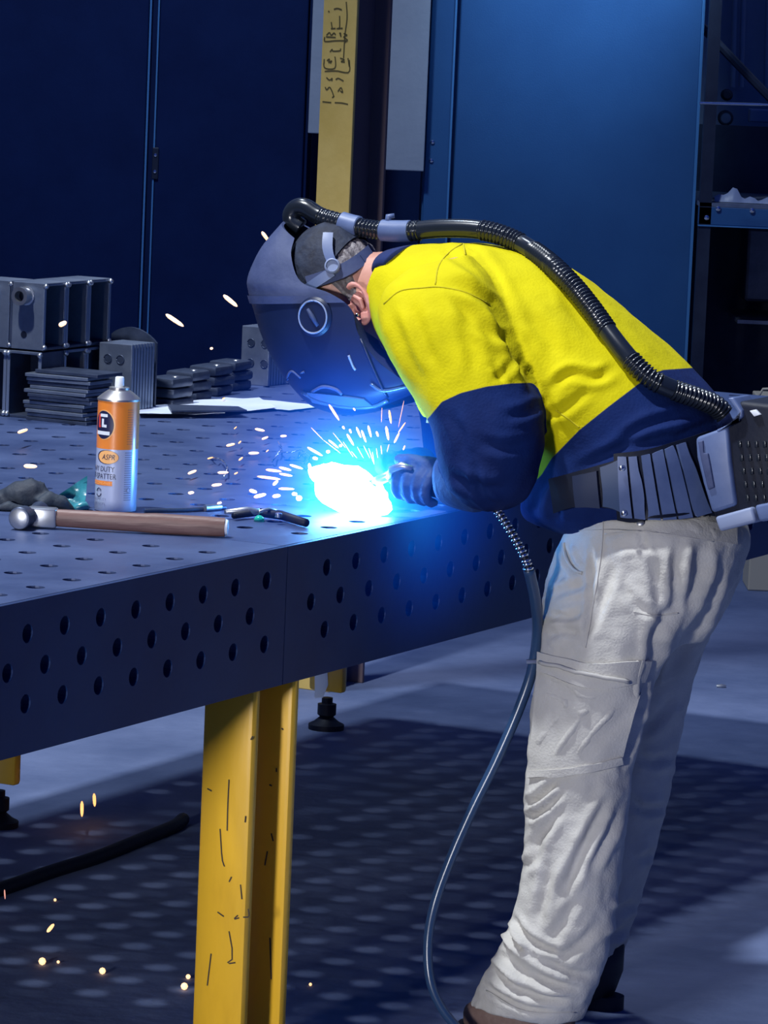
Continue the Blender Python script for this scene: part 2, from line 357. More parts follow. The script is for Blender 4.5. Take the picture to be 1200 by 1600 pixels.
mb = MB(); mb.lathe([(0, .026), (.03, .026), (.035, .022)], g, (0, -1, 0), 24); build(mb, 'case', M_dark, t, smooth=40)
mb = MB(); mb.lathe([(.036, .017), (.0365, .017)], g, (0, -1, 0), 24); build(mb, 'dial', M_steel, t)
mb = MB(); mb.tube([g+Vector((-.02, 0, -.045)), g+Vector((.0, 0, -.05)), g+Vector((.05, 0, -.048))], [.016, .018, .008], 10); build(mb, 'valve_body', M_dark, t, smooth=True)
g = rpt(1135, 148, 14.4); mb = MB(); mb.lathe([(0, .020), (.03, .020), (.04, .012)], g, (0, -1, 0), 20); tag(build(mb, 'wall_knob', M_dark, base=g, smooth=40), 'small round black knob on back wall just above chrome rail', 'knob')
g = rpt(1185, 181, 14.3); mb = MB(); mb.box((g.x-.03, 14.3, g.z-.022), (g.x+.15, 14.36, g.z+.022), bev=.004); tag(build(mb, 'junction_box', M_lightp, base=g), 'pale grey junction box on back wall at right picture edge', 'box')
g = rpt(1192, 618, 12.4)
t = thing('tool_case', 'cream edged case peeking out behind the waist pack', 'case', g)
mb = MB(); mb.box((g.x-.014, 12.4, 0.0), (g.x+.4, 12.6, g.z-.005), bev=.004); build(mb, 'body', mat('cream_case', (.6, .52, .38), .5), t)
mb = MB(); mb.tube([rpt(1183, 624, 12.4), rpt(1192, 608, 12.4), rpt(1230, 606, 12.4)], .004, 8); build(mb, 'handle', MATS['cream_case'], t, smooth=True)
# ================================================================== WELDING TABLES
ZT = .862; ZB = .643; SEAM = .765
def perf(mb, fn, u0, u1, rows, hu, hv, r, th, off, n=12):
    """plate in (u,v) with holes; rows: list of (v centre, phase) with cells hu x hv; thickness th along +w; fn(u,v,w)->local"""
    for vc, ph in rows:
        k0 = math.ceil((u0-ph)/hu+.5-1e-6); cells = []
        u = u0
        k = k0
        first = ph+(k-.5)*hu
        if first-u0 > 1e-4: mb.box((u0, vc-hv/2, 0), (first, vc+hv/2, th), fn)
        while ph+(k+.5)*hu <= u1+1e-6:
            c = ph+k*hu; vs = []; fs = []
            for w in (0, th):
                for j in range(n):
                    a = 2*math.pi*j/n+math.pi/n; ca, sa = math.cos(a), math.sin(a)
                    kx = min((hu/2)/max(abs(ca), 1e-6), (hv/2)/max(abs(sa), 1e-6))
                    vs.append(fn(c+ca*r, vc+sa*r, w)); vs.append(fn(c+ca*kx, vc+sa*kx, w))
            # push outer ring to true corners
            corner = {}
            for j in range(n):
                a = 2*math.pi*j/n+math.pi/n
            for sx in (-1, 1):
                for sy in (-1, 1):
                    best = min(range(n), key=lambda j: abs(math.cos(2*math.pi*j/n+math.pi/n)-sx*hu/math.hypot(hu, hv))+abs(math.sin(2*math.pi*j/n+math.pi/n)-sy*hv/math.hypot(hu, hv)))
                    vs[2*best+1] = fn(c+sx*hu/2, vc+sy*hv/2, 0); vs[2*n+2*best+1] = fn(c+sx*hu/2, vc+sy*hv/2, th)
            for j in range(n):
                q = (j+1) % n
                fs.append((2*j, 2*j+1, 2*q+1, 2*q)); fs.append((2*n+2*q, 2*n+2*q+1, 2*n+2*j+1, 2*n+2*j)); fs.append((2*q, 2*q+2*n, 2*j+2*n, 2*j))
            mb.add(vs, fs); k += 1
        last = ph+(k-.5)*hu
        if u1-last > 1e-4: mb.box((last, vc-hv/2, 0), (u1, vc+hv/2, th), fn)
def table(name, label, t0, t1, legs):
    t = thing(name, label, 'welding table', W((t0+t1)/2, .75, 0), ROTZ, 'perforated welding tables')
    Mi = pmat(t).inverted()
    L = lambda tt, p, z: Mi @ W(tt, p, z)
    mb = MB(); th = .025
    perf(mb, lambda u, v, w: L(u, v, ZT-w), t0, t1, [(.06+.1*i, .015) for i in range(14)], .1, .1, .014, th, 0, 16)
    mb.box((t0, 1.41, ZT-th), (t1, 1.5, ZT), L)
    build(mb, 'table_top', M_top, t, world=False)
    mb = MB(); s_ = .018
    perf(mb, lambda u, v, w: L(u, w, v), t0, t1, [(.815, 0), (.765, .05), (.715, 0)], .1, .05, .0138, s_, 0, 16)
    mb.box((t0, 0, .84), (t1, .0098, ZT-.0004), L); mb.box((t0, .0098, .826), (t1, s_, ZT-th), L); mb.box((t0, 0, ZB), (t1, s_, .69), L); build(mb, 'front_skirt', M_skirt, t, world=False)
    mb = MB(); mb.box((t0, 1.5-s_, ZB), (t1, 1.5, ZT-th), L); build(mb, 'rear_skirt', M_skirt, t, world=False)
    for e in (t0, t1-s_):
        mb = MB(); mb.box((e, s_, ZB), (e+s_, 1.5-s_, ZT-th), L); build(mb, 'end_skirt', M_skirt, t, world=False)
    for lt, lp, fz in legs:
        mb = MB(); mb.box((lt-.013, lp-.045, fz), (lt+.013, lp+.045, ZT-.03), L, bev=.008); lg = build(mb, 'leg', M_yel, t, world=False, smooth=40)
        o_ = L(lt, lp, 0)
        mb = MB(); mb.lathe([(.0, .042), (.012, .042), (.018, .030), (.03, .016), (.035, .022), (.06, .022), (.062, .013), (.075, .013)] if fz > .06 else [(.0, .042), (.010, .042), (.014, .03), (.02, .016), (.05, .016)], o_, (0, 0, 1), 18); build(mb, 'levelling_foot', M_blk, lg, world=False, smooth=40)
    return t
tabR = table('welding_table', 'long perforated steel welding table under the welder', SEAM+.0012, 3.765,
             [(SEAM+.062, .052, .045), (3.665, .062, .09), (3.665, 1.425, .09), (2.22, 1.42, .09)])
tabL = table('welding_table', 'perforated steel welding table at lower left holding the hammer', SEAM-1.5, SEAM-.0012,
             [(SEAM-.048, .062, .045), (SEAM-1.4, .062, .09), (SEAM-1.4, 1.425, .09)])
# scratches and a sticker on the legs
legs = [o for o in bpy.data.objects if o.name.startswith('leg') and o.parent in (tabR, tabL)]
def strip(mb, pts, hw, nrm):
    rows = []
    for i, q in enumerate(pts):
        d = (pts[min(i+1, len(pts)-1)]-pts[max(i-1, 0)]).normalized(); e = d.cross(nrm).normalized()*hw
        rows.append([q-e, q+e])
    mb.grid(rows)
near = [l for l in legs if l.parent == tabL][0]; near2 = [l for l in legs if l.parent == tabR][0]
SCRN = [[(358, 1218), (356, 1260), (355, 1298)], [(344, 1295), (347, 1340), (351, 1354)], [(376, 1382), (378, 1405)], [(388, 1420), (389, 1432), (380, 1433)], [(358, 1455), (364, 1495), (355, 1505), (368, 1504)], [(330, 1490), (324, 1540)], [(324, 1232), (331, 1236)], [(395, 1150), (392, 1156)], [(384, 1275), (383, 1285)], [(340, 1425), (350, 1432)], [(372, 1430), (366, 1436), (374, 1434)], [(362, 1370), (358, 1378)]]
for st in SCRN:
    mb = MB(); strip(mb, [PT(a, b_, SEAM-.0615)-T*.0005 for a, b_ in spline(st, 6)], .0011, T); build(mb, 'scratch', M_scr, near)
for st in [[(421, 1226), (425, 1228)], [(424, 1302), (427, 1314)], [(422, 1465), (424, 1530)], [(440, 1138), (443, 1140)], [(432, 1200), (432, 1206)], [(418, 1330), (414, 1352)]]:
    mb = MB(); strip(mb, [PT(a, b_, SEAM+.0485)-T*.0005 for a, b_ in spline(st, 5)], .0012, T); build(mb, 'scratch', M_scr, near2)
far = [l for l in legs if l.parent == tabR][2]
mb = MB(); q = [PT(a, b_, 3.6515) for a, b_ in ((492, 1050), (512, 1050), (513, 1070), (505, 1090), (492, 1090))]; mb.add([v-T*.001 for v in q], [(0, 1, 2, 3, 4)]); build(mb, 'sticker', M_white, far)
# dark cable under the table
pts = [PZ(a, b_, .012) for a, b_ in spline([(-40, 1402), (5, 1388), (80, 1362), (150, 1340), (220, 1312), (270, 1292), (286, 1280)], 30)]
t = thing('floor_cable', 'thick black cable lying on the floor under the table', 'cable', PZ(150, 1340, 0))
mb = MB(); mb.tube(pts, .014, 10); build(mb, 'sheath', M_blk, t, smooth=True)
mb = MB(); mb.tube([pts[-1], pts[-1]+(pts[-1]-pts[-2]).normalized()*.02], [.013, .009], 10); build(mb, 'plug_tip', M_lightp, t, smooth=40)
# ================================================================== THINGS ON THE TABLE
TOPZ = ZT
def on_top(px, py): v = PZ(px, py, TOPZ); return TPZ(v)
# ---- welded steel boxes (open frames with threaded bosses)
def make_box(name, L, Wd, H, facing):
    """local x=T, y=N, z up; origin at near left bottom corner. facing 'n': open towards -N; 't': open towards -T"""
    t = thing(name, '', 'steel box', (0, 0, 0), ROTZ, 'stacked welded steel boxes')
    th = .006
    if facing in 'nm':
        parts = [('back_plate', (0, Wd-th, 0), (L, Wd, H)), ('end_plate', (0, 0, 0), (th, Wd-th, H)), ('end_plate', (L-th, 0, 0), (L, Wd-th, H)),
                 ('top_plate', (th, 0, H-th), (L-th, Wd-th, H)), ('bottom_plate', (th, 0, 0), (L-th, Wd-th, th))]
    else:
        parts = [('back_plate', (L-th, 0, 0), (L, Wd, H)), ('side_plate', (0, 0, 0), (L-th, th, H)), ('side_plate', (0, Wd-th, 0), (L-th, Wd, H)),
                 ('top_plate', (0, th, H-th), (L-th, Wd-th, H)), ('bottom_plate', (0, th, 0), (L-th, Wd-th, th))]
    for n, lo, hi in parts:
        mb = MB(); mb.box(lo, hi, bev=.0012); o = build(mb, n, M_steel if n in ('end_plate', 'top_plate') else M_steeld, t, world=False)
        if n in ('end_plate', 'side_plate'):
            # bright ground edge and welds at the corners
            e = MB()
            if n == 'end_plate': e.box((lo[0]-.0004, -.0012, 0), (hi[0]+.0004, -.0002, H))
            else: e.box((-.0012, lo[1]-.0004, 0), (-.0002, hi[1]+.0004, H))
            build(e, 'ground_edge', M_edge, o, world=False)
            for zz in (.006, H-.006):
                w = MB(); cx = ((lo[0]+hi[0])/2, -.002, zz) if n == 'end_plate' else (-.002, (lo[1]+hi[1])/2, zz)
                w.lathe([(-.006, .001), (-.003, .0045), (0, .006), (.003, .0045), (.006, .001)], cx, (0, 0, 1), 8); build(w, 'tack_weld', M_chromed, o, world=False, smooth=True)
    if facing == 'n':
        mb = MB(); c = (0, Wd*.52, H*.80)
        mb.lathe([(0, .019), (-.003, .019), (-.004, .016), (-.016, .016), (-.018, .018), (-.027, .018), (-.027, .0105), (-.01, .0105)], c, (1, 0, 0), 20, caps=False); build(mb, 'threaded_boss', M_chromed, t, world=False, smooth=35)
        mb = MB(); mb.lathe([(-.0006, .0068), (-.0008, .0068)], (0, Wd*.56, H*.22), (1, 0, 0), 18); build(mb, 'drilled_hole', M_blk, t, world=False)
    elif facing == 't':
        mb = MB(); c = (L-th, Wd*.42, H*.80); mb.lathe([(0, .015), (-.012, .015), (-.012, .008)], c, (1, 0, 0), 18); build(mb, 'threaded_boss', M_chromed, t, world=False, smooth=35)
    return t
tb, pb, _ = on_top(62, 656)
BL, BW, BH = .083, .078, .132
A_ = make_box('steel_box', BL, BW, BH, 'n'); A2_ = make_box('steel_box', BL, BW, BH, 'm'); B_ = make_box('steel_box', BL, BW, BH, 't')
usedA = usedB = False
def place(proto, flag, loc, label):
    o = proto if not flag else copy_tree(proto)
    o.location = loc; o['label'] = label; return o
lowlab = [('t', 0, 0, 'lower front steel box with dark opening, under the box with a threaded boss'), ('t', 0, 1, 'lower steel box at left picture edge with dark opening'),
          ('n', 1, 0, 'lower steel box behind the front one, partly hidden by stacked plates'), ('n', 2, 0, 'rearmost lower steel box behind the upright notched plates')]
fA = fB = fA2 = False
for kd, i, j, lab in lowlab:
    loc = W(tb+i*(BL+.002), pb+j*(BW+.002), TOPZ)
    if kd == 't': place(B_, fB, loc, lab); fB = True
    else: place(A2_, fA2, loc, lab); fA2 = True
for i, j, lab in ((0, 0, 'upper front steel box with large threaded boss and small drilled hole'), (1, 0, 'upper middle steel box of the row, open side to the welder'),
                  (2, 0, 'upper rearmost steel box of the row, nearest the column'), (0, 1, 'upper steel box at left picture edge beside the bossed one')):
    loc = W(tb+i*(BL+.002)+.002, pb+j*(BW+.002), TOPZ+BH+.0035)
    if i == 0: place(A_, fA, loc, lab); fA = True
    else: place(A2_, fA2, loc, lab); fA2 = True
# ---- loose stack of flat plates
ts, ps, _ = on_top(120, 661)
zz = TOPZ; npl = 13
for i in range(npl):
    h = .0078; dx, dy = random.uniform(-.006, .006), random.uniform(-.008, .006)
    if i == npl-1: dy -= .018
    w2, l2 = .070+random.uniform(-.003, .003), .045
    o = None
    mb = MB(); mb.box((-l2, -w2, 0), (l2, w2, h-.0009), bev=.0012)
    o = build(mb, 'flat_plate', M_steel if i % 3 else M_steeld)
    o.location = W(ts+.02+dx, ps+.035+dy, zz); o.rotation_euler = (0, 0, ROTZ+random.uniform(-.05, .05))
    ORD = ('', 'second', 'third', 'fourth', 'fifth', 'sixth', 'seventh', 'eighth', 'ninth', 'tenth', 'eleventh', 'twelfth')
    lab = '%s thin steel plate from the bottom of the loose stack' % ORD[min(i, 11)]
    if i == npl-1: lab = 'topmost thin steel plate jutting out of the loose stack'
    if i == 0: lab = 'bottom thin steel plate of the loose stack on the table'
    tag(o, lab, 'plate', 'loose stack of flat plates'); zz += h
# ---- upright plates standing side by side
def upright(name, label, cat, t0, p0, z0, n, pitch, wid, hgt, group, holes, firstlab):
    me = None
    for i in range(n):
        mb = MB(); mb.box((0, -wid, 0), (pitch-.0022, 0, hgt), bev=.0015)
        o = thing(name, (label % ORD[i]) if i else firstlab, cat, W(t0+i*pitch, p0, z0+random.uniform(0, .0001)), ROTZ, group)
        build(mb, 'plate_body', M_steel, o, world=False)
        mb = MB(); mb.box((.0008, -wid-.0006, .001), (pitch-.003, -wid+.0002, hgt-.001)); build(mb, 'cut_edge', M_edge, o, world=False)
        if i == 0:
            for hy, hz in holes:
                mb = MB(); mb.lathe([(-.0008, .0075), (-.0012, .0075)], (0, -wid*hy, hgt*hz), (1, 0, 0), 16); build(mb, 'drilled_hole', M_steeld, o, world=False)
                mb = MB(); mb.tube([(-.0012, -wid*hy+.0085*math.cos(a), hgt*hz+.0085*math.sin(a)) for a in np.linspace(0, 2*math.pi, 17)], .0011, 6); build(mb, 'hole_rim', M_steeld, o, world=False, smooth=True)
tu, pu, _ = on_top(134, 655)
tu, pu, _ = on_top(186, 648); pu = min(pu, pb-.082)
upright('notched_plate', '%s upright plate from the front in the row behind the spray can', 'plate', tu, pu+.076, TOPZ, 8, .0115, .076, .142, 'upright plates standing in a row', ((.28, .78), (.66, .78)), 'front upright steel plate with two round holes, behind the spray can')
# big dark curved plate behind that row
mb = MB(); pr = []
for k in range(13):
    a = k/12; pr.append((-.10+.19*a, .150+.022*math.sin(a*math.pi)**.8-.012*a))
q = PT(243, 640, tu+.12); pq = TPZ(q)[1]; tq = tu+.112
mb.grid([[W(tq+dd, pq+.105-(x+.10)*.56, TOPZ+z_) for x, z_ in [(pr[0][0], 0)]+pr+[(pr[-1][0], 0)]] for dd in (0, .006)])
n_ = len(pr)+2; mb.f.append(tuple(range(n_))[::-1]); mb.f.append(tuple(range(n_, 2*n_)))
tag(build(mb, 'curved_plate', M_steeld, base=W(tq, pq, TOPZ)), 'dark plate with curved top standing behind the upright plate row', 'plate')
# ---- dark forged lugs stacked three high
lug = None; li = 0
rowsx = [(268, 640), (300, 629), (334, 620), (366, 612)]
poss = ('nearest the upright plates', 'second from the upright plates', 'third from the upright plates', 'nearest the drilled block')
lev = ('bottom', 'middle', 'top')
for ci, (px, py) in enumerate(rowsx):
    for lv in range(3):
        mb = MB(); mb.box((-.042, -.033, 0), (.042, .033, .0205), bev=.007)
        z0 = TOPZ+lv*.0212
        loc = PZ(px+random.uniform(-3, 3), py, TOPZ); tt, p_, _ = TPZ(loc)
        if lug is None:
            lug = thing('steel_lug', '', 'lug', (0, 0, 0), ROTZ, 'stacked dark steel lugs'); build(mb, 'lug_body', M_steeld, lug, world=False, smooth=40)
            w = MB(); w.lathe([(0, .008), (.0015, .007), (.0025, .002)], (.0, -.014, .0205), (0, 0, 1), 12); build(w, 'polished_spot', M_chromed, lug, world=False, smooth=40); o = lug
        else: o = copy_tree(lug)
        o.location = W(tt+.04, p_+.03, z0); o.rotation_euler = (0, 0, ROTZ+random.uniform(-.12, .12))
        o['label'] = '%s dark steel lug in the stack %s' % (lev[lv], poss[ci])
# ---- drilled block and plates behind the helmet
tu2 = 3.02; q = PT(418, 602, tu2); pu2 = TPZ(q)[1]
upright('drilled_plate', '%s upright plate from the front in the drilled block beside the helmet', 'plate', tu2, pu2+.068, TOPZ, 7, .0125, .068, .128, 'drilled plates behind the helmet', ((.35, .72), (.85, .72), (.35, .38), (.85, .38)), 'front drilled steel plate with four holes left of the helmet')
# ---- papers
def sheet(label, corners, lift, curl=.0):
    P = [PZ(a, b_, TOPZ+lift) for a, b_ in corners]
    rows = []
    for i in range(9):
        u = i/8; r_ = []
        for j in range(7):
            v = j/6; q = P[0].lerp(P[1], u).lerp(P[3].lerp(P[2], u), v).copy()
            q.z += curl*(math.sin(u*5+v*2)*.4+.4)*(.3+.7*u)+.0015*noise.noise(Vector((u*4, v*4, lift*900)))+.0015; r_.append(q)
        rows.append(r_)
    mb = MB(); mb.grid(rows); mb.grid([[q-Vector((0, 0, .0006)) for q in r_] for r_ in rows])
    c = sum(P, Vector())/4; c.z = TOPZ
    return tag(build(mb, 'paper_sheet', M_paper, base=c, smooth=True), label, 'paper', 'drawings on the table')
sheet('large pale paper drawing lying flat nearest the helmet', [(352, 622), (512, 635), (452, 644), (345, 630)], .001, .004)
sheet('pale paper drawing with curled edge behind the spray can', [(258, 631), (405, 622), (432, 640), (330, 647)], .004, .006)
sheet('white paper corner sticking out beside the spray can', [(215, 636), (300, 632), (352, 648), (218, 648)], .0075, .003)
mb = MB(); P = [PZ(a, b_, TOPZ+.013) for a, b_ in ((262, 634), (372, 637), (386, 643), (268, 644))]
mb.add(P+[q+Vector((0, 0, .003)) for q in P], [(3, 2, 1, 0), (4, 5, 6, 7), (0, 1, 5, 4), (1, 2, 6, 5), (2, 3, 7, 6), (3, 0, 4, 7)])
tag(build(mb, 'steel_ruler', M_steeld, base=P[0]), 'dark flat steel rule lying on the papers', 'ruler')
# ---- spray can
c0 = PZ(180, 797, TOPZ); RC = .0345
can = thing('spray_can', 'orange and white anti-spatter spray can standing behind the hammer', 'spray can', c0)
mb = MB(); mb.lathe([(0, RC-.003), (.001, RC-.0005), (.004, RC), (.1035, RC)], c0, (0, 0, 1), 64); build(mb, 'lower_body', M_canw, can, smooth=40)
mb = MB(); mb.lathe([(.1035, RC+.0001), (.182, RC+.0001)], c0, (0, 0, 1), 64); build(mb, 'orange_band', M_orange, can, smooth=40)
mb = MB(); mb.lathe([(.182, RC+.001), (.185, RC+.001), (.187, RC-.001), (.193, .026), (.198, .019), (.199, .0165), (.203, .0165), (.204, .013), (.204, .006)], c0, (0, 0, 1), 48); build(mb, 'shoulder', M_can, can, smooth=40)
mb = MB(); mb.lathe([(.204, .0075), (.2065, .0078), (.219, .0072), (.2205, .006), (.2205, 0)], c0, (0, 0, 1), 24); noz = build(mb, 'spray_nozzle', M_white, can, smooth=40)
vdir = (CAM-c0); caz = math.atan2(vdir.y, vdir.x)
def oncan(s_, z_, r_): a = caz+s_/RC; return c0+Vector((math.cos(a)*r_, math.sin(a)*r_, z_))
# screen right = increasing angle (counter-clockwise seen from above, facing camera)
def can_poly(name, outline, m_, dr, parent=can):
    mb = MB(); n = len(outline); cx = sum(q[0] for q in outline)/n; cz = sum(q[1] for q in outline)/n
    rings = [[oncan(cx+(x-cx)*k, cz+(z_-cz)*k, RC+dr) for x, z_ in outline] for k in (1, .75, .5, .25, .02)]
    mb.grid(rings, closed=True); return build(mb, name, m_, parent, smooth=True)
def ell(cx, cz, a, b_, n=32): return [(cx+a*math.cos(2*math.pi*i/n), cz+b_*math.sin(2*math.pi*i/n)) for i in range(n)]
def rect(x0, z0, x1, z1, k=8):
    o = []
    for i in range(k): o.append((x0+(x1-x0)*i/k, z0))
    for i in range(3): o.append((x1, z0+(z1-z0)*i/3))
    for i in range(k): o.append((x1-(x1-x0)*i/k, z1))
    for i in range(3): o.append((x0, z1-(z1-z0)*i/3))
    return o
def can_text(txt, xr, z_, size, m_, dr, right=True, shear=0.0, sx=1.0):
    cu = bpy.data.curves.new('print', 'FONT'); cu.body = txt; cu.size = size; cu.align_x = 'RIGHT' if right else 'LEFT'; cu.shear = shear; cu.resolution_u = 3
    o = bpy.data.objects.new('print', cu); C.objects.link(o); dg = bpy.context.evaluated_depsgraph_get(); me = bpy.data.meshes.new_from_object(o.evaluated_get(dg))
    bpy.data.objects.remove(o)
    bm = bmesh.new(); bm.from_mesh(me)
    for _ in range(2): bmesh.ops.subdivide_edges(bm, edges=[e for e in bm.edges if e.calc_length() > .003], cuts=1)
    bmesh.ops.triangulate(bm, faces=bm.faces[:])
    Mi = pmat(can).inverted()
    for v in bm.verts: v.co = Mi @ oncan(xr+v.co.x*sx, z_+v.co.y, RC+dr)
    bm.to_mesh(me); bm.free(); return link('printed_text', me, m_, can, fixn=False)
XL = -.020
can_poly('logo_disc', ell(XL-.005, .143, .0205, .0245), M_peach, .0003); can_poly('logo_disc', ell(XL-.006, .143, .0192, .0232), M_cnavy, .0005)
# letter C (red) and L (white) of the logo
can_poly('logo_letter', rect(XL-.0175, .138, XL-.013, .160), M_cred, .0008); can_poly('logo_letter', rect(XL-.0175, .138, XL-.012, .142), M_cred, .0008)
can_poly('logo_letter', rect(XL-.013, .156, XL+.002, .161), M_white, .0008); can_poly('logo_letter', rect(XL-.0095, .139, XL-.005, .153), M_white, .0008); can_poly('logo_letter', rect(XL-.0095, .139, XL+.0005, .1435), M_white, .0008)
can_poly('logo_strip', rect(XL-.022, .1265, XL+.0065, .1325), M_white, .0008)
can_poly('badge', ell(XL+.0025, .0905, .0205, .0115), M_cnavy, .0004); can_poly('badge', ell(XL+.004, .0905, .0185, .0108), M_peach, .0006)
can_text('ASPR', XL+.0165, .0865, .0125, M_cnavy, .0009, shear=.25, sx=.82)
can_text('HEAVY DUTY', XL+.0165, .0665, .0125, M_cnavy, .0006, sx=.78); can_text('ANTI-SPATTER', XL+.0195, .0545, .0125, M_cnavy, .0006, sx=.78)
can_poly('print_band', rect(XL-.03, .0435, XL+.0135, .051), M_orange, .0004); can_text('SILICONE-FREE', XL+.011, .0452, .0062, M_peach, .0008, sx=.95)
for k in range(2):
    pts = [oncan(XL-.0115+.0055*math.cos(a), .0315+.0068*math.sin(a), RC+.0006) for a in np.linspace(.5+k*math.pi, 2.9+k*math.pi, 12)]
    mb = MB(); mb.tube(pts, .0008, 6); build(mb, 'recycling_arrow', M_cnavy, can, smooth=True)
can_text('HEAVY DUTY', XL+.004, .0185, .0062, M_cgrey, .0006, sx=.9); can_text('CORROSION', XL+.002, .0115, .0062, M_cgrey, .0006, sx=.9)
for zz in np.arange(.020, .098, .0037): can_poly('small_print', rect(.013, zz, .0265, zz+.0016), M_cgrey, .0004)
for zz in np.arange(.112, .170, .0040): can_poly('small_print', rect(.0155, zz, .0265, zz+.0018), mat('print_brown', (.55, .16, .03), .5), .0004)
can_poly('hazard_mark', [(.021, .031), (.0255, .0365), (.021, .042), (.0165, .0365)], M_cgrey, .0006); can_poly('hazard_mark', [(.021, .0328), (.024, .0365), (.021, .0402), (.018, .0365)], M_canw, .0009)
# ---- hammer
h0 = PZ(66, 826, TOPZ+.0); 
hm = thing('hammer', 'ball-faced hammer with worn wooden handle lying on the table', 'hammer', PZ(180, 838, TOPZ))
ha = PZ(70, 808, TOPZ+.018); hb = PZ(352, 824, TOPZ+.016)
hd = (hb-ha).normalized()
prof = [ha.lerp(hb, k) for k in np.linspace(-.01, 1, 14)]
mb = MB(); n = 16; rings = []
up = Vector((0, 0, 1)); sd = hd.cross(up).normalized()
for i, q in enumerate(prof):
    k = i/13; rz = .0135+.0015*math.sin(k*3.1) + (.0015 if k > .55 else 0); rs = .0105+.003*k
    rings.append([q+up*rz*math.copysign(abs(math.sin(a))**.8, math.sin(a))+sd*rs*math.copysign(abs(math.cos(a))**.8, math.cos(a)) for a in np.linspace(0, 2*math.pi, n, endpoint=False)])
mb.loft(rings); hnd = build(mb, 'handle', M_wood, hm, smooth=50)
mb = MB(); mb.lathe([(0, .0135), (.004, .012), (.005, .006)], hb, hd, 16); build(mb, 'lit_handle_end', M_white, hnd, smooth=40)  # arc light on the end of the handle painted in as white
hc = ha-hd*.012
# head lies across the handle, round face toward the camera's left
fd = (Vector((-.25, -.95, 0))).normalized()
mb = MB(); mb.lathe([(.052, .0165), (.050, .018), (.026, .018), (.020, .0135), (.008, .0135), (-.03, .0135), (-.045, .017), (-.055, .012), (-.058, .004)], hc+Vector((-.012, .01, .001)), fd, 28); hh = build(mb, 'head', M_steeld, hm, smooth=35)
mb = MB(); mb.lathe([(.0521, .0155), (.0535, .013), (.0540, 0)], hc+Vector((-.012, .01, .001)), fd, 28); build(mb, 'striking_face', M_chromed, hh, smooth=40)
mb = MB(); mb.box((-.02, -.014, -.0155), (.028, .014, .0155), lambda x, y, z: hc+hd*(x+.004)+sd*y+up*z, bev=.004); build(mb, 'eye_block', M_chromed, hm, smooth=40)
# ---- glove with teal film lying behind the hammer
def blob(mb, pts, rad, n=12): mb.tube(pts, rad, n)
def remesh(mb, voxel, smooth=6):
    me = mb.mesh('tmp'); o = bpy.data.objects.new('tmp', me); C.objects.link(o)
    r_ = o.modifiers.new('r', 'REMESH'); r_.mode = 'VOXEL'; r_.voxel_size = voxel
    if smooth:
        s_ = o.modifiers.new('s', 'SMOOTH'); s_.iterations = smooth; s_.factor = .5
    dg = bpy.context.evaluated_depsgraph_get(); out = bpy.data.meshes.new_from_object(o.evaluated_get(dg))
    bpy.data.objects.remove(o); bpy.data.meshes.remove(me); return out
def remesh_obj(mb, name, m_, parent, voxel, smooth=6, base=None, noise_amp=0, noise_sc=30):
    me = remesh(mb, voxel, smooth)
    if noise_amp:
        for v in me.vertices: v.co = v.co+v.normal*noise_amp*noise.noise(v.co*noise_sc)
    M = pmat(parent).inverted() if parent is not None else Matrix.Translation(-Vector(base))
    me.transform(M); o = link(name, me, m_, parent, True, fixn=False)
    if parent is None: o.location = base
    return o
gl = thing('work_glove', 'crumpled dark work glove lying left of the spray can', 'glove', PZ(60, 795, TOPZ))
def TP(px, py, z): return PZ(px, py, TOPZ+z)
def GP(px, py, y=6.86): return PY(px, py, y)
mb = MB()
blob(mb, [GP(-20, 795, 6.84), GP(5, 785), GP(30, 775), GP(52, 772), GP(78, 785), GP(100, 796)], [.014, .020, .024, .024, .018, .010])
blob(mb, [GP(35, 765), GP(52, 757), GP(66, 760), GP(72, 768)], [.014, .012, .010, .006])
blob(mb, [GP(-15, 802, 6.82), GP(15, 792, 6.82), GP(38, 798, 6.82)], [.010, .012, .008])
blob(mb, [GP(60, 790, 6.83), GP(80, 778, 6.84), GP(98, 786, 6.84), GP(108, 798, 6.85), GP(116, 801, 6.85)], [.012, .012, .011, .009, .006])
for q in mb.v: q.z = max(q.z, TOPZ+.001)
remesh_obj(mb, 'glove_body', M_gloved, gl, .0035, 3, noise_amp=.005, noise_sc=45)
rows = []
for i in range(9):
    u = i/8
    a = GP(78+54*u, 800-2*u, 6.87); b_ = GP(76+60*u, 786-42*u**.9, 6.90); a.z = max(a.z, TOPZ+.001)
    rows.append([a.lerp(b_, v/6)+Vector((0, 1, 0))*(.012*math.sin(v/6*math.pi)+.006*math.sin(u*9+v)) for v in range(7)])
mb = MB(); mb.grid(rows); mb.grid([[q+Vector((0, .002, 0)) for q in r_] for r_ in rows]); build(mb, 'teal_cuff', M_teal, gl, smooth=True)
mb = MB(); blob(mb, [GP(112, 797), GP(122, 793), GP(134, 790), GP(138, 795)], [.005, .008, .007, .004]); build(mb, 'cuff_buckle', M_teal, gl, smooth=True)
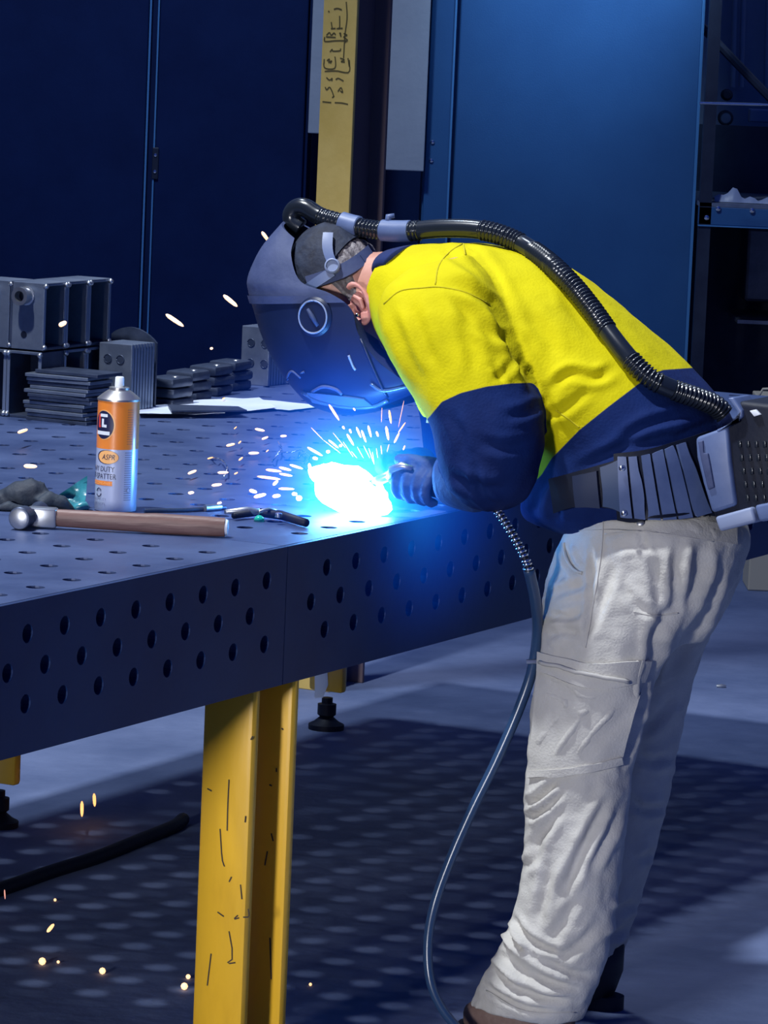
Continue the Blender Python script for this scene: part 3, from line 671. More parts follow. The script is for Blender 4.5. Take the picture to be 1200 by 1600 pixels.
# ---- small tools and wire beside the arc
t = thing('locking_pliers', 'small dark pliers lying between hammer handle and arc', 'pliers', TP(410, 806, 0))
mb = MB(); mb.tube([TP(365, 806, .008), TP(400, 800, .010), TP(440, 805, .009), TP(478, 817, .008)], [.005, .007, .008, .007], 10); build(mb, 'lower_handle', M_blk, t, smooth=True)
mb = MB(); mb.tube([TP(352, 800, .012), TP(385, 797, .014), TP(405, 800, .012)], [.004, .006, .006], 10); build(mb, 'jaw', M_chromed, t, smooth=True)
mb = MB(); mb.lathe([(0, .006), (.006, .006), (.007, .004)], TP(435, 808, .012), (0, 0, 1), 12); build(mb, 'pivot', M_chrome, t, smooth=40)
mb = MB(); mb.tube([TP(405, 800, .016), TP(420, 795, .018), TP(432, 799, .014)], .003, 8); build(mb, 'spring', M_chromed, t, smooth=True)
t = thing('steel_scriber', 'thin steel rod lying just behind the hammer handle', 'rod', TP(320, 795, 0))
mb = MB(); mb.tube([TP(225, 798, .004), TP(290, 797, .004), TP(352, 793, .004)], .0035, 10); build(mb, 'shaft', M_steeld, t, smooth=40)
mb = MB(); mb.tube([TP(320, 794, .006), TP(344, 792, .006)], .0055, 10); build(mb, 'grip', M_chromed, t, smooth=40)
mb = MB(); q0 = TP(405, 815, 0); mb.lathe([(0, .009), (.006, .008), (.010, .004), (.011, 0)], q0, (0, 0, 1), 16)
tag(build(mb, 'glass_bead', mat('green_glass', (.02, .5, .35), .1, spec=.8), base=q0, smooth=True), 'small green glassy bead in front of the pliers', 'bead')
WR = [([(425, 722), (432, 712), (440, 700), (434, 690)], 'short upright curl of thin wire behind the sparks'), ([(438, 706), (455, 707), (468, 703), (478, 708)], 'thin curved wire offcut lying behind the arc'),
      ([(330, 715), (345, 718), (355, 730), (350, 745)], 'pale curl of thin wire left of the sparks'), ([(466, 716), (475, 708), (484, 714), (478, 724), (468, 722)], 'small looped wire offcut next to the arc')]
for st, lab in WR:
    pts = [PZ(a, b_, TOPZ+.004+.010*abs(math.sin(i*.9))) for i, (a, b_) in enumerate(spline(st, 12))]
    mb = MB(); mb.tube(pts, .0013, 6); tag(build(mb, 'wire_offcut', M_chromed, base=pts[0], smooth=True), lab, 'wire', 'wire offcuts on the table')
#PART3
# ================================================================== THE WELDER
TM = 1.40
def projdir(v, at):
    a = Vector(pix(at)); b_ = Vector(pix(at+v*.01)); return (b_-a)*100     # px per metre
def section(A, B, t, b, n=40, ex=2.0, tilt=0.0):
    """ellipse whose outline meets picture points A,B when seen by the photographer; half-depth b along T"""
    Pa, Pb = PT(A[0], A[1], t), PT(B[0], B[1], t); c = (Pa+Pb)/2; h = (Pb-Pa)/2; u = h.normalized(); w = h.length
    ab = (Vector(B)-Vector(A)).normalized(); k = projdir(T, c).dot(ab); ku = projdir(u, c).dot(ab)
    a2 = w*w-(b*k/ku)**2; a_ = math.sqrt(max(a2, (w*.55)**2))
    out = []
    for j in range(n):
        th = 2*math.pi*j/n; cs, sn = math.cos(th), math.sin(th)
        out.append(c+u*a_*math.copysign(abs(cs)**(2/ex), cs)+T*b*math.copysign(abs(sn)**(2/ex), sn))
    return out
def dense(secs, m):
    """interpolate section specs (Ax,Ay,Bx,By,t,b)"""
    return spline(secs, m)
def loft_secs(mb, secs, m=24, n=40, ex=2.2, shrink=0.0):
    rings = []
    for s_ in dense(secs, m):
        r_ = section((s_[0], s_[1]), (s_[2], s_[3]), s_[4], s_[5], n, ex)
        if shrink:
            c = sum(r_, Vector())/len(r_); r_ = [c+(q-c)*(1-shrink) for q in r_]
        rings.append(r_)
    # make ring ordering consistent (A side first)
    mb.loft(rings)
TORSO = [(915, 842, 1135, 815, 1.40, .13), (822, 806, 1152, 742, 1.40, .17), (838, 735, 1138, 640, 1.40, .175), (815, 700, 1060, 552, 1.40, .185), (755, 690, 962, 470, 1.40, .195),
         (700, 655, 872, 407, 1.40, .20), (655, 600, 790, 380, 1.40, .185), (622, 545, 708, 374, 1.40, .145), (604, 505, 652, 380, 1.40, .105), (596, 485, 625, 388, 1.40, .085)]
ARM_L = [(640, 425, 735, 395, 1.26, .05), (606, 452, 765, 428, 1.225, .075), (594, 492, 785, 478, 1.20, .088), (608, 550, 808, 535, 1.185, .09), (642, 612, 830, 592, 1.175, .088), (672, 662, 846, 645, 1.165, .086),
         (683, 712, 850, 700, 1.16, .083), (698, 752, 838, 748, 1.155, .075), (720, 782, 815, 784, 1.155, .05), (745, 796, 790, 797, 1.155, .02)]
FORE_L = [(812, 712, 800, 792, 1.155, .045), (770, 700, 765, 795, 1.155, .05), (735, 702, 735, 793, 1.16, .05), (705, 708, 708, 786, 1.165, .046), (690, 714, 694, 782, 1.17, .043)]
ARM_R = [(655, 420, 735, 400, 1.56, .05), (625, 470, 770, 460, 1.60, .075), (640, 560, 790, 550, 1.62, .07), (655, 640, 780, 640, 1.62, .066), (665, 700, 760, 705, 1.60, .06), (680, 740, 740, 742, 1.58, .04)]
FORE_R = [(730, 690, 735, 745, 1.60, .05), (690, 692, 695, 752, 1.52, .047), (660, 700, 664, 752, 1.44, .043), (640, 706, 645, 750, 1.38, .038)]
PELV = [(905, 795, 1150, 800, 1.40, .155), (880, 840, 1172, 838, 1.40, .165), (862, 885, 1166, 882, 1.40, .172), (853, 935, 1142, 945, 1.40, .168), (858, 985, 1105, 1005, 1.41, .15)]
LEG_L = [(856, 900, 1090, 905, 1.315, .09), (851, 950, 1068, 965, 1.305, .095), (848, 1000, 1045, 1015, 1.295, .095), (840, 1055, 1022, 1072, 1.285, .092), (833, 1120, 1004, 1132, 1.28, .088), (826, 1180, 990, 1192, 1.275, .084),
         (821, 1240, 984, 1250, 1.27, .08), (822, 1300, 974, 1310, 1.265, .078), (814, 1380, 966, 1390, 1.26, .075), (798, 1440, 958, 1452, 1.255, .073), (772, 1495, 945, 1508, 1.25, .073), (748, 1540, 926, 1560, 1.25, .075), (740, 1562, 908, 1596, 1.25, .076)]
LEG_R = [(945, 900, 1160, 895, 1.50, .085), (955, 960, 1128, 960, 1.52, .088), (950, 1020, 1100, 1020, 1.53, .085), (938, 1090, 1078, 1090, 1.545, .08), (920, 1160, 1062, 1160, 1.555, .076), (908, 1240, 1046, 1240, 1.56, .072),
         (898, 1320, 1026, 1320, 1.56, .070), (892, 1400, 1002, 1402, 1.56, .066), (890, 1450, 984, 1455, 1.56, .062), (892, 1485, 972, 1492, 1.56, .060)]
# ---- body: one continuous figure
HEADC = PT(530, 449, TM); HS = .93
def head_shape(mb):
    # skull: crown towards upper left, face looking down-left, neck to the right
    ax = (PT(455, 400, TM)-PT(600, 478, TM)).normalized()     # towards the crown
    fa = N*.62+Vector((0, 0, -.78)); fa = (fa-ax*fa.dot(ax)).normalized()   # towards the face
    prof = [(-.115, .030, .035, .02), (-.10, .052, .060, .025), (-.07, .066, .078, .018), (-.035, .073, .088, .008), (0, .077, .096, 0), (.035, .077, .098, -.004), (.07, .068, .086, -.008), (.095, .048, .060, -.010), (.108, .022, .028, -.010)]
    rings = []
    for h, rt, rf, sh in [tuple(q*HS for q in r_) for r_ in prof]:
        rings.append([HEADC+ax*h+fa*(sh+rf*math.cos(a))+T*rt*math.sin(a) for a in np.linspace(0, 2*math.pi, 28, endpoint=False)])
    mb.loft(rings)
    # nose, brow, chin
    for h, f_, r_ in ((-.02, .098, .016), (-.03, .108, .014), (-.042, .104, .015), (.012, .092, .02), (-.105, .085, .022), (-.075, .095, .016)):
        h, f_, r_ = h*HS, f_*HS, r_*HS; c = HEADC+ax*h+fa*f_; mb.lathe([(-r_, .001), (-r_*.7, r_*.7), (0, r_), (r_*.7, r_*.7), (r_, .001)], c, ax, 12)
    return ax, fa
mb = MB(); HAX, HFA = head_shape(mb)
loft_secs(mb, TORSO, 18, 28, shrink=.10); loft_secs(mb, ARM_L[:-1], 14, 20, shrink=.25); loft_secs(mb, FORE_L, 8, 18, shrink=.28); loft_secs(mb, ARM_R, 12, 20, shrink=.25); loft_secs(mb, FORE_R, 8, 18, shrink=.25)
loft_secs(mb, PELV, 10, 28, shrink=.08); loft_secs(mb, LEG_L, 18, 20, shrink=.22); loft_secs(mb, LEG_R, 18, 20, shrink=.22)
loft_secs(mb, [(560, 530, 560, 395, 1.40, .055), (590, 515, 600, 392, 1.40, .060), (622, 505, 640, 392, 1.40, .075), (660, 510, 680, 400, 1.40, .09)], 10, 24)
# feet
for pts, rr in (([PT(850, 1545, 1.25), PT(840, 1580, 1.25), PT(800, 1590, 1.25), PT(755, 1590, 1.25)], [.04, .04, .035, .028]), ([PT(930, 1470, 1.56), PT(925, 1535, 1.56), PT(900, 1552, 1.56), PT(880, 1553, 1.56)], [.038, .036, .03, .025])):
    mb.tube(pts, rr, 14)
pbase = W(1.40, -.26, 0)
person = remesh_obj(mb, 'person', M_skin, None, .0075, 8, base=pbase)
tag(person, 'welder in yellow and navy work shirt and khaki trousers bending over the table', 'person')
# ---- cloth helpers
def fold_field(V, Nn, creases, facing=True):
    """creases: (polyline px, width px, depth m). Returns displacement along the normal."""
    px = pix_np(V); view = np.array(CAM)-V; view /= np.linalg.norm(view, axis=1)[:, None]
    fac = np.clip(((Nn*view).sum(1)+.15)/.4, 0, 1) if facing else 1.0
    D = np.zeros(len(V))
    for poly, w, amp in creases:
        poly = np.array(spline(poly, 4*len(poly))) if len(poly) > 2 else np.array(poly, float)
        best = np.full(len(V), 1e9); par = np.zeros(len(V)); sgn = np.zeros(len(V))
        L = len(poly)-1
        for i in range(L):
            a, b_ = poly[i], poly[i+1]; d = b_-a; l2 = max(d@d, 1e-9)
            u = np.clip(((px-a)@d)/l2, 0, 1); q = px-(a+u[:, None]*d); dd = np.hypot(q[:, 0], q[:, 1])
            m_ = dd < best; best = np.where(m_, dd, best); par = np.where(m_, (i+u)/L, par); sgn = np.where(m_, np.sign(d[0]*q[:, 1]-d[1]*q[:, 0]), sgn)
        taper = np.clip(np.minimum(par, 1-par)*4+.15, 0, 1)
        x = best/w
        D += amp*taper*(-np.exp(-x*x)+.75*np.exp(-((x-1.7)/.9)**2))
    return D*fac
def fbm(V, sc, stretch=(1, 1, 1), seed=0.0):
    out = np.empty(len(V)); sx, sy, sz = stretch
    for i, (x, y, z) in enumerate(V):
        q = Vector((x*sx*sc+seed, y*sy*sc, z*sz*sc)); out[i] = noise.noise(q)+.5*noise.noise(q*2.1)
    return out
def mesh_np(me):
    V = np.empty(len(me.vertices)*3); me.vertices.foreach_get('co', V); Nn = np.empty(len(me.vertices)*3); me.vertices.foreach_get('normal', Nn)
    return V.reshape(-1, 3), Nn.reshape(-1, 3)
def set_np(me, V): me.vertices.foreach_set('co', V.ravel()); me.update()
def polyd(P, poly):
    """signed distance in a plane to an open polyline (left side positive)"""
    poly = np.array(poly, float); best = np.full(len(P), 1e9); sg = np.ones(len(P))
    for i in range(len(poly)-1):
        a, b_ = poly[i].copy(), poly[i+1].copy()
        d = b_-a; l2 = d@d; u = ((P-a)@d)/l2
        lo = -5 if i == 0 else 0; hi = 5 if i == len(poly)-2 else 1
        u = np.clip(u, lo, hi); q = P-(a+u[:, None]*d); dd = np.hypot(q[:, 0], q[:, 1]); m_ = dd < best
        best = np.where(m_, dd, best); sg = np.where(m_, np.sign(d[0]*q[:, 1]-d[1]*q[:, 0]), sg)
    return best*sg
# ---- shirt
mb = MB(); loft_secs(mb, TORSO, 40, 64); armmb = MB(); loft_secs(armmb, ARM_L, 40, 48); loft_secs(armmb, FORE_L, 16, 40)
mb.add(armmb.v, armmb.f)
loft_secs(mb, ARM_R, 26, 36); loft_secs(mb, FORE_R, 14, 30)
# front placket tongue
loft_secs(mb, [(630, 560, 690, 560, 1.30, .05), (640, 600, 690, 600, 1.285, .045), (650, 630, 686, 632, 1.275, .03), (660, 652, 680, 652, 1.27, .015)], 12, 20)
me = remesh(mb, .0055, 5)
V, Nn = mesh_np(me)
SH_CR = [([(688, 440), (720, 448), (760, 470), (772, 486), (800, 540), (828, 590), (836, 610)], 9, .008),     # armhole / underarm crease
         ([(690, 385), (730, 420), (765, 465)], 8, .004), ([(718, 384), (760, 430), (785, 480), (812, 540)], 12, .005),
         ([(700, 450), (740, 500), (775, 525), (800, 528)], 9, .005), ([(640, 470), (660, 530), (680, 580)], 12, .004), ([(610, 480), (635, 545), (660, 600)], 10, .004),
         ([(720, 480), (735, 540), (745, 590)], 12, .004), ([(800, 560), (790, 580), (770, 595)], 7, .003), ([(815, 560), (812, 590)], 5, .003), ([(770, 570), (790, 600)], 5, .003),
         ([(860, 610), (890, 585), (930, 590), (960, 575)], 8, .006), ([(850, 650), (880, 640), (920, 610)], 8, .004), ([(850, 610), (862, 640), (880, 680)], 7, .004),
         ([(820, 490), (850, 520), (870, 560)], 12, .004), ([(880, 450), (900, 490), (930, 530)], 14, .003), ([(960, 700), (1000, 670), (1040, 655), (1080, 645)], 8, .006),
         ([(900, 735), (960, 705), (1010, 690), (1060, 680), (1110, 660)], 8, .006), ([(1050, 690), (1090, 670), (1120, 660)], 6, .004), ([(860, 745), (840, 770), (830, 810)], 8, .006),
         ([(880, 760), (870, 790), (868, 815)], 8, .006), ([(750, 690), (790, 700), (840, 690)], 9, .004), ([(700, 740), (740, 760), (790, 765)], 9, .006), ([(740, 730), (752, 770), (775, 790)], 6, .006),
         ([(790, 650), (820, 645), (848, 630)], 8, .004), ([(705, 650), (720, 680), (725, 710)], 8, .003)]
D = fold_field(V, Nn, SH_CR)+.0028*fbm(V, 11, (1, 1, .7), 3)+.001*fbm(V, 30, seed=9)
V2 = V+Nn*D[:, None]
set_np(me, V2)
armt = BVHTree.FromPolygons(armmb.v, armmb.f); tormb = MB(); loft_secs(tormb, TORSO, 24, 40); tort = BVHTree.FromPolygons(tormb.v, tormb.f)
rel = V2-np.array(O); tt = rel@np.array(T); P2 = np.stack([rel@np.array(N), V2[:, 2]], 1)
def pz(px, py, t): a = TPZ(PT(px, py, t)); return (a[1], a[2])
# colour blocks: the seam lines between the yellow and navy panels
PXV = pix_np(V2)
armline = [(640, 690), (655, 668), (672, 650), (690, 628), (720, 614), (760, 604), (800, 599), (835, 598), (860, 600)]
torline = [(760, 840), (790, 805), (812, 775), (846, 742), (862, 716), (905, 672), (950, 636), (1000, 598), (1035, 578), (1120, 572)]
dA = -polyd(PXV, armline)/940; dT = -polyd(PXV, torline)/940
hi = np.empty(len(V2))
for i, q in enumerate(V2):
    if tt[i] > 1.36: hi[i] = dT[i]; continue
    da = armt.find_nearest(q)[3]; dt = tort.find_nearest(q)[3]
    k = min(max((dt-da)/.010+.5, 0), 1); hi[i] = np.clip(dA[i], -.01, .01)*k+np.clip(dT[i], -.01, .01)*(1-k)
farm = (tt > 1.46) & (P2[:, 1] < 1.10) & (P2[:, 0] > -.12); hi[farm] = -.01; hi[(P2[:, 1] < 1.03) & (P2[:, 0] > -.10)] = -.01
fl = (PXV[:, 0] < 690) & (P2[:, 1] < 1.12) & (tt > 1.21) & (tt < 1.36) & (PXV[:, 1] < 665) & (dA < .02); hi[fl] = .01
at = me.attributes.new('yellow_side', 'FLOAT', 'POINT'); at.data.foreach_set('value', hi.astype(np.float32))
def shirt_mat():
    M = bpy.data.materials.new('two_tone_work_shirt'); M.use_nodes = True; nt = M.node_tree; b = nt.nodes['Principled BSDF']; b.inputs['Roughness'].default_value = .85; b.inputs['Specular IOR Level'].default_value = .2
    a = nt.nodes.new('ShaderNodeAttribute'); a.attribute_name = 'yellow_side'; g = nt.nodes.new('ShaderNodeMapRange'); g.inputs['From Min'].default_value = -.0008; g.inputs['From Max'].default_value = .0008
    nt.links.new(a.outputs['Fac'], g.inputs['Value'])
    tc = nt.nodes.new('ShaderNodeTexCoord'); n = nt.nodes.new('ShaderNodeTexNoise'); n.inputs['Scale'].default_value = 12; n.inputs['Detail'].default_value = 5; nt.links.new(tc.outputs['Object'], n.inputs['Vector'])
    def ramp(c1, c2):
        r_ = nt.nodes.new('ShaderNodeValToRGB'); r_.color_ramp.elements[0].color = (*c1, 1); r_.color_ramp.elements[1].color = (*c2, 1); r_.color_ramp.elements[0].position = .35; r_.color_ramp.elements[1].position = .65
        nt.links.new(n.outputs['Fac'], r_.inputs['Fac']); return r_
    y = ramp((.55, .48, .0), (.62, .54, .0)); v = ramp((.0015, .011, .075), (.003, .018, .105))
    mx = nt.nodes.new('ShaderNodeMix'); mx.data_type = 'RGBA'; nt.links.new(g.outputs['Result'], mx.inputs['Factor']); nt.links.new(v.outputs['Color'], mx.inputs['A']); nt.links.new(y.outputs['Color'], mx.inputs['B'])
    nt.links.new(mx.outputs['Result'], b.inputs['Base Color'])
    n2 = nt.nodes.new('ShaderNodeTexNoise'); n2.inputs['Scale'].default_value = 220; nt.links.new(tc.outputs['Object'], n2.inputs['Vector']); bp = nt.nodes.new('ShaderNodeBump'); bp.inputs['Strength'].default_value = .12; bp.inputs['Distance'].default_value = .01
    nt.links.new(n2.outputs['Fac'], bp.inputs['Height']); nt.links.new(bp.outputs['Normal'], b.inputs['Normal']); return M
wv = [Vector(q) for q in V2]; shirt_bvh = BVHTree.FromPolygons(wv, [tuple(p.vertices) for p in me.polygons])
me.transform(pmat(person).inverted()); shirt = link('shirt', me, None, person, True, fixn=False); me.materials.clear(); me.materials.append(shirt_mat())
# ---- trousers
mb = MB(); loft_secs(mb, PELV, 20, 56); loft_secs(mb, LEG_L, 50, 48); loft_secs(mb, LEG_R, 40, 44)
me = remesh(mb, .0055, 5); V, Nn = mesh_np(me)
TR_CR = [([(1010, 1050), (1000, 1100), (985, 1150), (970, 1200)], 6, .008), ([(1025, 960), (1022, 1020), (1010, 1080)], 10, .007), ([(1060, 850), (1055, 900), (1050, 950), (1020, 1000)], 9, .007),
         ([(1100, 840), (1090, 900), (1070, 960)], 12, .006), ([(1020, 870), (1030, 930), (1035, 980)], 10, .005), ([(960, 880), (940, 940), (915, 1000)], 8, .004), ([(968, 910), (1000, 950), (1040, 960)], 7, .004),
         ([(880, 850), (890, 880), (905, 895)], 6, .006), ([(858, 930), (890, 920), (920, 910)], 7, .004), ([(855, 960), (885, 965), (915, 955)], 7, .004), ([(852, 995), (880, 985), (910, 990)], 7, .004), ([(925, 860), (925, 920), (918, 1000)], 5, .004),
         ([(850, 1070), (880, 1080), (910, 1100), (940, 1098)], 7, .006), ([(900, 1110), (870, 1150), (850, 1180)], 9, .006), ([(950, 1090), (910, 1140), (880, 1190)], 9, .005), ([(985, 1100), (940, 1150), (900, 1200)], 8, .004), ([(895, 1085), (892, 1110)], 4, .004),
         ([(825, 1255), (845, 1245), (868, 1222)], 6, .010), ([(822, 1278), (845, 1268), (875, 1240)], 6, .008), ([(820, 1330), (850, 1300), (870, 1270)], 8, .005), ([(955, 1245), (930, 1290), (900, 1350), (880, 1400)], 9, .008), ([(970, 1250), (945, 1310), (920, 1360)], 8, .006),
         ([(815, 1360), (835, 1340), (845, 1310)], 8, .005), ([(860, 1350), (850, 1400), (840, 1440)], 8, .005), ([(900, 1400), (880, 1440), (860, 1470)], 9, .004),
         ([(788, 1440), (805, 1470), (818, 1488)], 5, .011), ([(798, 1432), (820, 1460), (850, 1480), (880, 1490)], 6, .009), ([(772, 1485), (800, 1510), (830, 1540)], 7, .009), ([(780, 1470), (815, 1510), (860, 1535), (910, 1545)], 8, .009), ([(765, 1505), (800, 1540), (850, 1560), (900, 1560)], 7, .008),
         ([(750, 1535), (790, 1560), (830, 1575), (880, 1578)], 6, .006), ([(850, 1500), (890, 1520), (925, 1525)], 7, .006), ([(940, 1440), (900, 1480), (870, 1500)], 8, .004),
         ([(1050, 1090), (1030, 1120), (1000, 1140)], 9, .005), ([(1050, 1180), (1020, 1190), (1000, 1180)], 8, .005), ([(1040, 1260), (1010, 1265), (990, 1255)], 7, .005), ([(1020, 1330), (1000, 1345)], 7, .005), ([(1120, 900), (1095, 960), (1070, 1010), (1050, 1050)], 10, .006),
         ([(1130, 880), (1110, 940), (1085, 990)], 7, .005), ([(990, 1410), (960, 1430)], 7, .006), ([(975, 1450), (950, 1470)], 6, .008), ([(950, 860), (1000, 850), (1050, 860)], 8, .003), ([(1000, 830), (1010, 860)], 5, .003)]
D = 1.15*fold_field(V, Nn, TR_CR)+.0034*fbm(V, 13, (1, 1, .8), 5)+.0024*fbm(V, 26, (1, 1, 1.5), 8)+.0010*fbm(V, 50, seed=2)
V = V+Nn*D[:, None]; set_np(me, V)
wv = [Vector(q) for q in V]; tr_bvh = BVHTree.FromPolygons(wv, [tuple(p.vertices) for p in me.polygons])
me.transform(pmat(person).inverted()); trousers = link('trousers', me, M_pant, person, True, fixn=False)
def hit(bvh, px, py, fallback=1.25):
    loc, nn, _, _ = bvh.ray_cast(CAM, ray(px, py))
    if loc is None:
        q = PT(px, py, fallback); loc, nn, _, _ = bvh.find_nearest(q)
    if nn.dot(CAM-loc) < 0: nn = -nn
    return loc, nn
def patch(bvh, top, bot, nu, nv, off, th, name, m_, parent, smooth=True, fallback=1.25):
    """panel lying on a surface between two picture polylines, raised by off and th thick"""
    tp = spline(top, nu); bt = spline(bot, nu); rows = []; inner = []
    for i in range(nu):
        r_, q_ = [], []
        for j in range(nv):
            k = j/(nv-1); p_ = tp[i]*(1-k)+bt[i]*k; l, nn = hit(bvh, p_[0], p_[1], fallback); r_.append(l+nn*(off+th)); q_.append(l+nn*(off-.002))
        rows.append(r_); inner.append(q_)
    for _ in range(3):
        for i in range(1, nu-1):
            for j in range(nv): rows[i][j] = rows[i][j]*.5+(rows[i-1][j]+rows[i+1][j])*.25
        for i in range(nu):
            for j in range(1, nv-1): rows[i][j] = rows[i][j]*.5+(rows[i][j-1]+rows[i][j+1])*.25
    mb = MB(); mb.grid(rows); mb.grid(inner)
    loop = [rows[0][j] for j in range(nv)]+[rows[i][-1] for i in range(1, nu)]+[rows[-1][j] for j in range(nv-2, -1, -1)]+[rows[i][0] for i in range(nu-2, 0, -1)]
    lin = [inner[0][j] for j in range(nv)]+[inner[i][-1] for i in range(1, nu)]+[inner[-1][j] for j in range(nv-2, -1, -1)]+[inner[i][0] for i in range(nu-2, 0, -1)]
    mb.grid([loop, lin], closed=True)
    return build(mb, name, m_, parent, smooth=50 if smooth else False)
def seam(bvh, pts, r_, name, m_, parent, n=20, fallback=1.25, lift=.0):
    q = [hit(bvh, a, b_, fallback) for a, b_ in spline(pts, n)]
    mb = MB(); mb.tube([l+nn*lift for l, nn in q], r_, 6); return build(mb, name, m_, parent, smooth=True)
pk = patch(tr_bvh, [(843, 1032), (920, 1050), (1010, 1045)], [(828, 1212), (900, 1206), (968, 1190)], 22, 26, .0, .004, 'cargo_pocket', M_pant, trousers)
patch(tr_bvh, [(846, 1020), (920, 1036), (1014, 1030)], [(845, 1050), (920, 1076), (1004, 1064)], 22, 6, .003, .005, 'pocket_flap', M_pant, trousers)
zp = seam(tr_bvh, [(850, 1036), (890, 1046), (940, 1056), (978, 1063)], .0035, 'zip', M_pants, trousers, lift=.010)
l, nn = hit(tr_bvh, 843, 1034); mb = MB(); mb.tube([l+nn*.014+cR*.012, l+nn*.016-cR*.006], .004, 8); build(mb, 'zip_pull', M_chromed, zp, smooth=40)
patch(tr_bvh, [(830, 1204), (900, 1198), (968, 1182)], [(828, 1216), (900, 1210), (968, 1194)], 20, 4, .003, .004, 'pocket_hem', M_pant, trousers)
for pts in ([(943, 800), (940, 860), (928, 940), (915, 1012)], [(945, 835), (1000, 830), (1060, 838), (1115, 846)], [(990, 956), (1020, 962), (1060, 958)], [(760, 1548), (820, 1580), (900, 1582)]):
    seam(tr_bvh, pts, .0012, 'seam', M_pants, trousers, n=30, lift=.0005)
seam(tr_bvh, [(882, 848), (884, 870), (896, 890), (910, 896)], .003, 'pocket_edge', M_pants, trousers, lift=.001)
patch(tr_bvh, [(905, 803), (960, 800), (1030, 806), (1100, 815), (1150, 822)], [(903, 830), (960, 828), (1030, 834), (1100, 844), (1150, 850)], 26, 4, .0, .003, 'waistband', M_pant, trousers, fallback=1.3)
for a in ((1001, 818), ):
    l, nn = hit(tr_bvh, *a); mb = MB(); mb.lathe([(0, .006), (.003, .006), (.004, .004)], l+nn*.003, nn, 12); build(mb, 'rivet', M_chromed, trousers, smooth=40)
# shirt seams, collar, pull tab
for pts in ([(600, 475), (625, 455), (660, 450), (688, 449), (730, 458), (765, 476)], [(735, 375), (705, 392), (686, 415), (680, 445)], [(905, 668), (890, 656), (868, 640)]):
    seam(shirt_bvh, pts, .0014, 'seam', mat('yellow_seam', (.50, .43, 0), .9), shirt, n=26, lift=.0003)
mb = MB(); loft_secs(mb, [(605, 436, 620, 385, 1.40, .074), (610, 434, 642, 377, 1.40, .087), (626, 434, 662, 373, 1.40, .096)], 8, 28); build(mb, 'collar', M_navyc, shirt, smooth=True)
mb = MB(); q = PT(671, 640, 1.20); mb.tube([q, q+Vector((.002, 0, -.012)), q+Vector((.001, 0, -.022))], [.003, .005, .006], 8); build(mb, 'zip_pull', mat('pull_tab', (.5, .42, .1), .5), shirt, smooth=True)
# ---- boots
mb = MB(); bl = [PT(a, b_, 1.25) for a, b_ in ((868, 1540), (862, 1570), (830, 1585), (790, 1590), (755, 1590), (735, 1592))]
mb.tube(bl, [.050, .050, .046, .042, .038, .026], 18); 
for q in mb.v: q.z = max(q.z, .022)
boot = build(mb, 'boot', M_boot, person, smooth=True)
def boot_sole(t0, p0, p1, parent):
    mb = MB(); out = []
    for a in np.linspace(0, 2*math.pi, 28, endpoint=False):
        c, s_ = math.cos(a), math.sin(a); pp = (p0+p1)/2+(p1-p0)/2*math.copysign(abs(c)**.75, c); w_ = .046 if c > -.2 else .038; out.append((t0+w_*math.copysign(abs(s_)**.8, s_), pp))
    mb.loft([[W(t_, p_, z_) for t_, p_ in out] for z_ in (.0, .024)]); return build(mb, 'boot_sole', M_bootd, parent, smooth=40)
boot_sole(1.25, -.355, -.105, boot)
for k in range(3):
    q = PT(748+k*9, 1572-k*6, 1.205); mb = MB(); mb.lathe([(-.002, .004), (.002, .004)], q, T, 10); build(mb, 'eyelet', M_chrome, boot, smooth=40)
mb = MB(); br = [PT(a, b_, 1.56) for a, b_ in ((935, 1470), (932, 1510), (925, 1540), (900, 1552), (878, 1555))]; mb.tube(br, [.046, .047, .046, .04, .03], 16)
for q in mb.v: q.z = max(q.z, .022)
boot2 = build(mb, 'boot', M_bootd, person, smooth=True); boot_sole(1.56, -.265, -.02, boot2)
# ---- gloved hands around the torch
HA, HB_ = PT(628, 748, 1.20), PT(762, 783, 1.165)       # torch handle axis
hx = (HB_-HA).normalized(); hu = (Vector((0, 0, 1))-hx*hx.z).normalized(); hv = hx.cross(hu).normalized()
if hv.dot(CAM-HA) < 0: hv = -hv                           # hv points to the camera side
mb = MB()
def grip(mb, k, r_, a0, a1, fr, c=HA):
    pts = [c+hx*k+(hu*math.cos(a)+hv*math.sin(a))*(r_) for a in np.linspace(a0, a1, 9)]
    mb.tube(pts, [fr*.95]*3+[fr*1.06, fr*.98, fr*1.04, fr*.95, fr*.88, fr*.7], 12)
for k, fr, a1 in ((.010, .0105, 3.6), (.031, .0112, 3.8), (.052, .0108, 3.7), (.071, .0095, 3.4)): grip(mb, k, .027, -.5, a1, fr)
mb.tube([HA+hx*.080+hu*.012+hv*-.006, HA+hx*.055+hu*.034+hv*.002, HA+hx*.02+hu*.036+hv*.006, HA+hx*-.012+hu*.030+hv*.004], [.016, .0145, .012, .010], 12)        # thumb
mb.tube([HA+hx*.012+hu*.022-hv*.018, HA+hx*.045+hu*.024-hv*.018, HA+hx*.085+hu*.02-hv*.008, HA+hx*.12+hu*.008], [.018, .022, .026, .030], 14)       # palm and heel
gloveL = remesh_obj(mb, 'glove', M_glove, person, .0035, 4, noise_amp=.002, noise_sc=50)
mb = MB(); loft_secs(mb, [(692, 711, 697, 786, 1.17, .045), (712, 703, 718, 795, 1.165, .053), (732, 696, 742, 800, 1.16, .058), (738, 695, 750, 800, 1.16, .060)], 12, 32); me = mb
cuff = build(mb, 'glove_cuff', M_glove, gloveL, smooth=True)
mb = MB()                                                 # right hand, steadying the nozzle from the far side
RA = PT(612, 728, 1.30); rx = (PT(650, 732, 1.38)-RA).normalized()
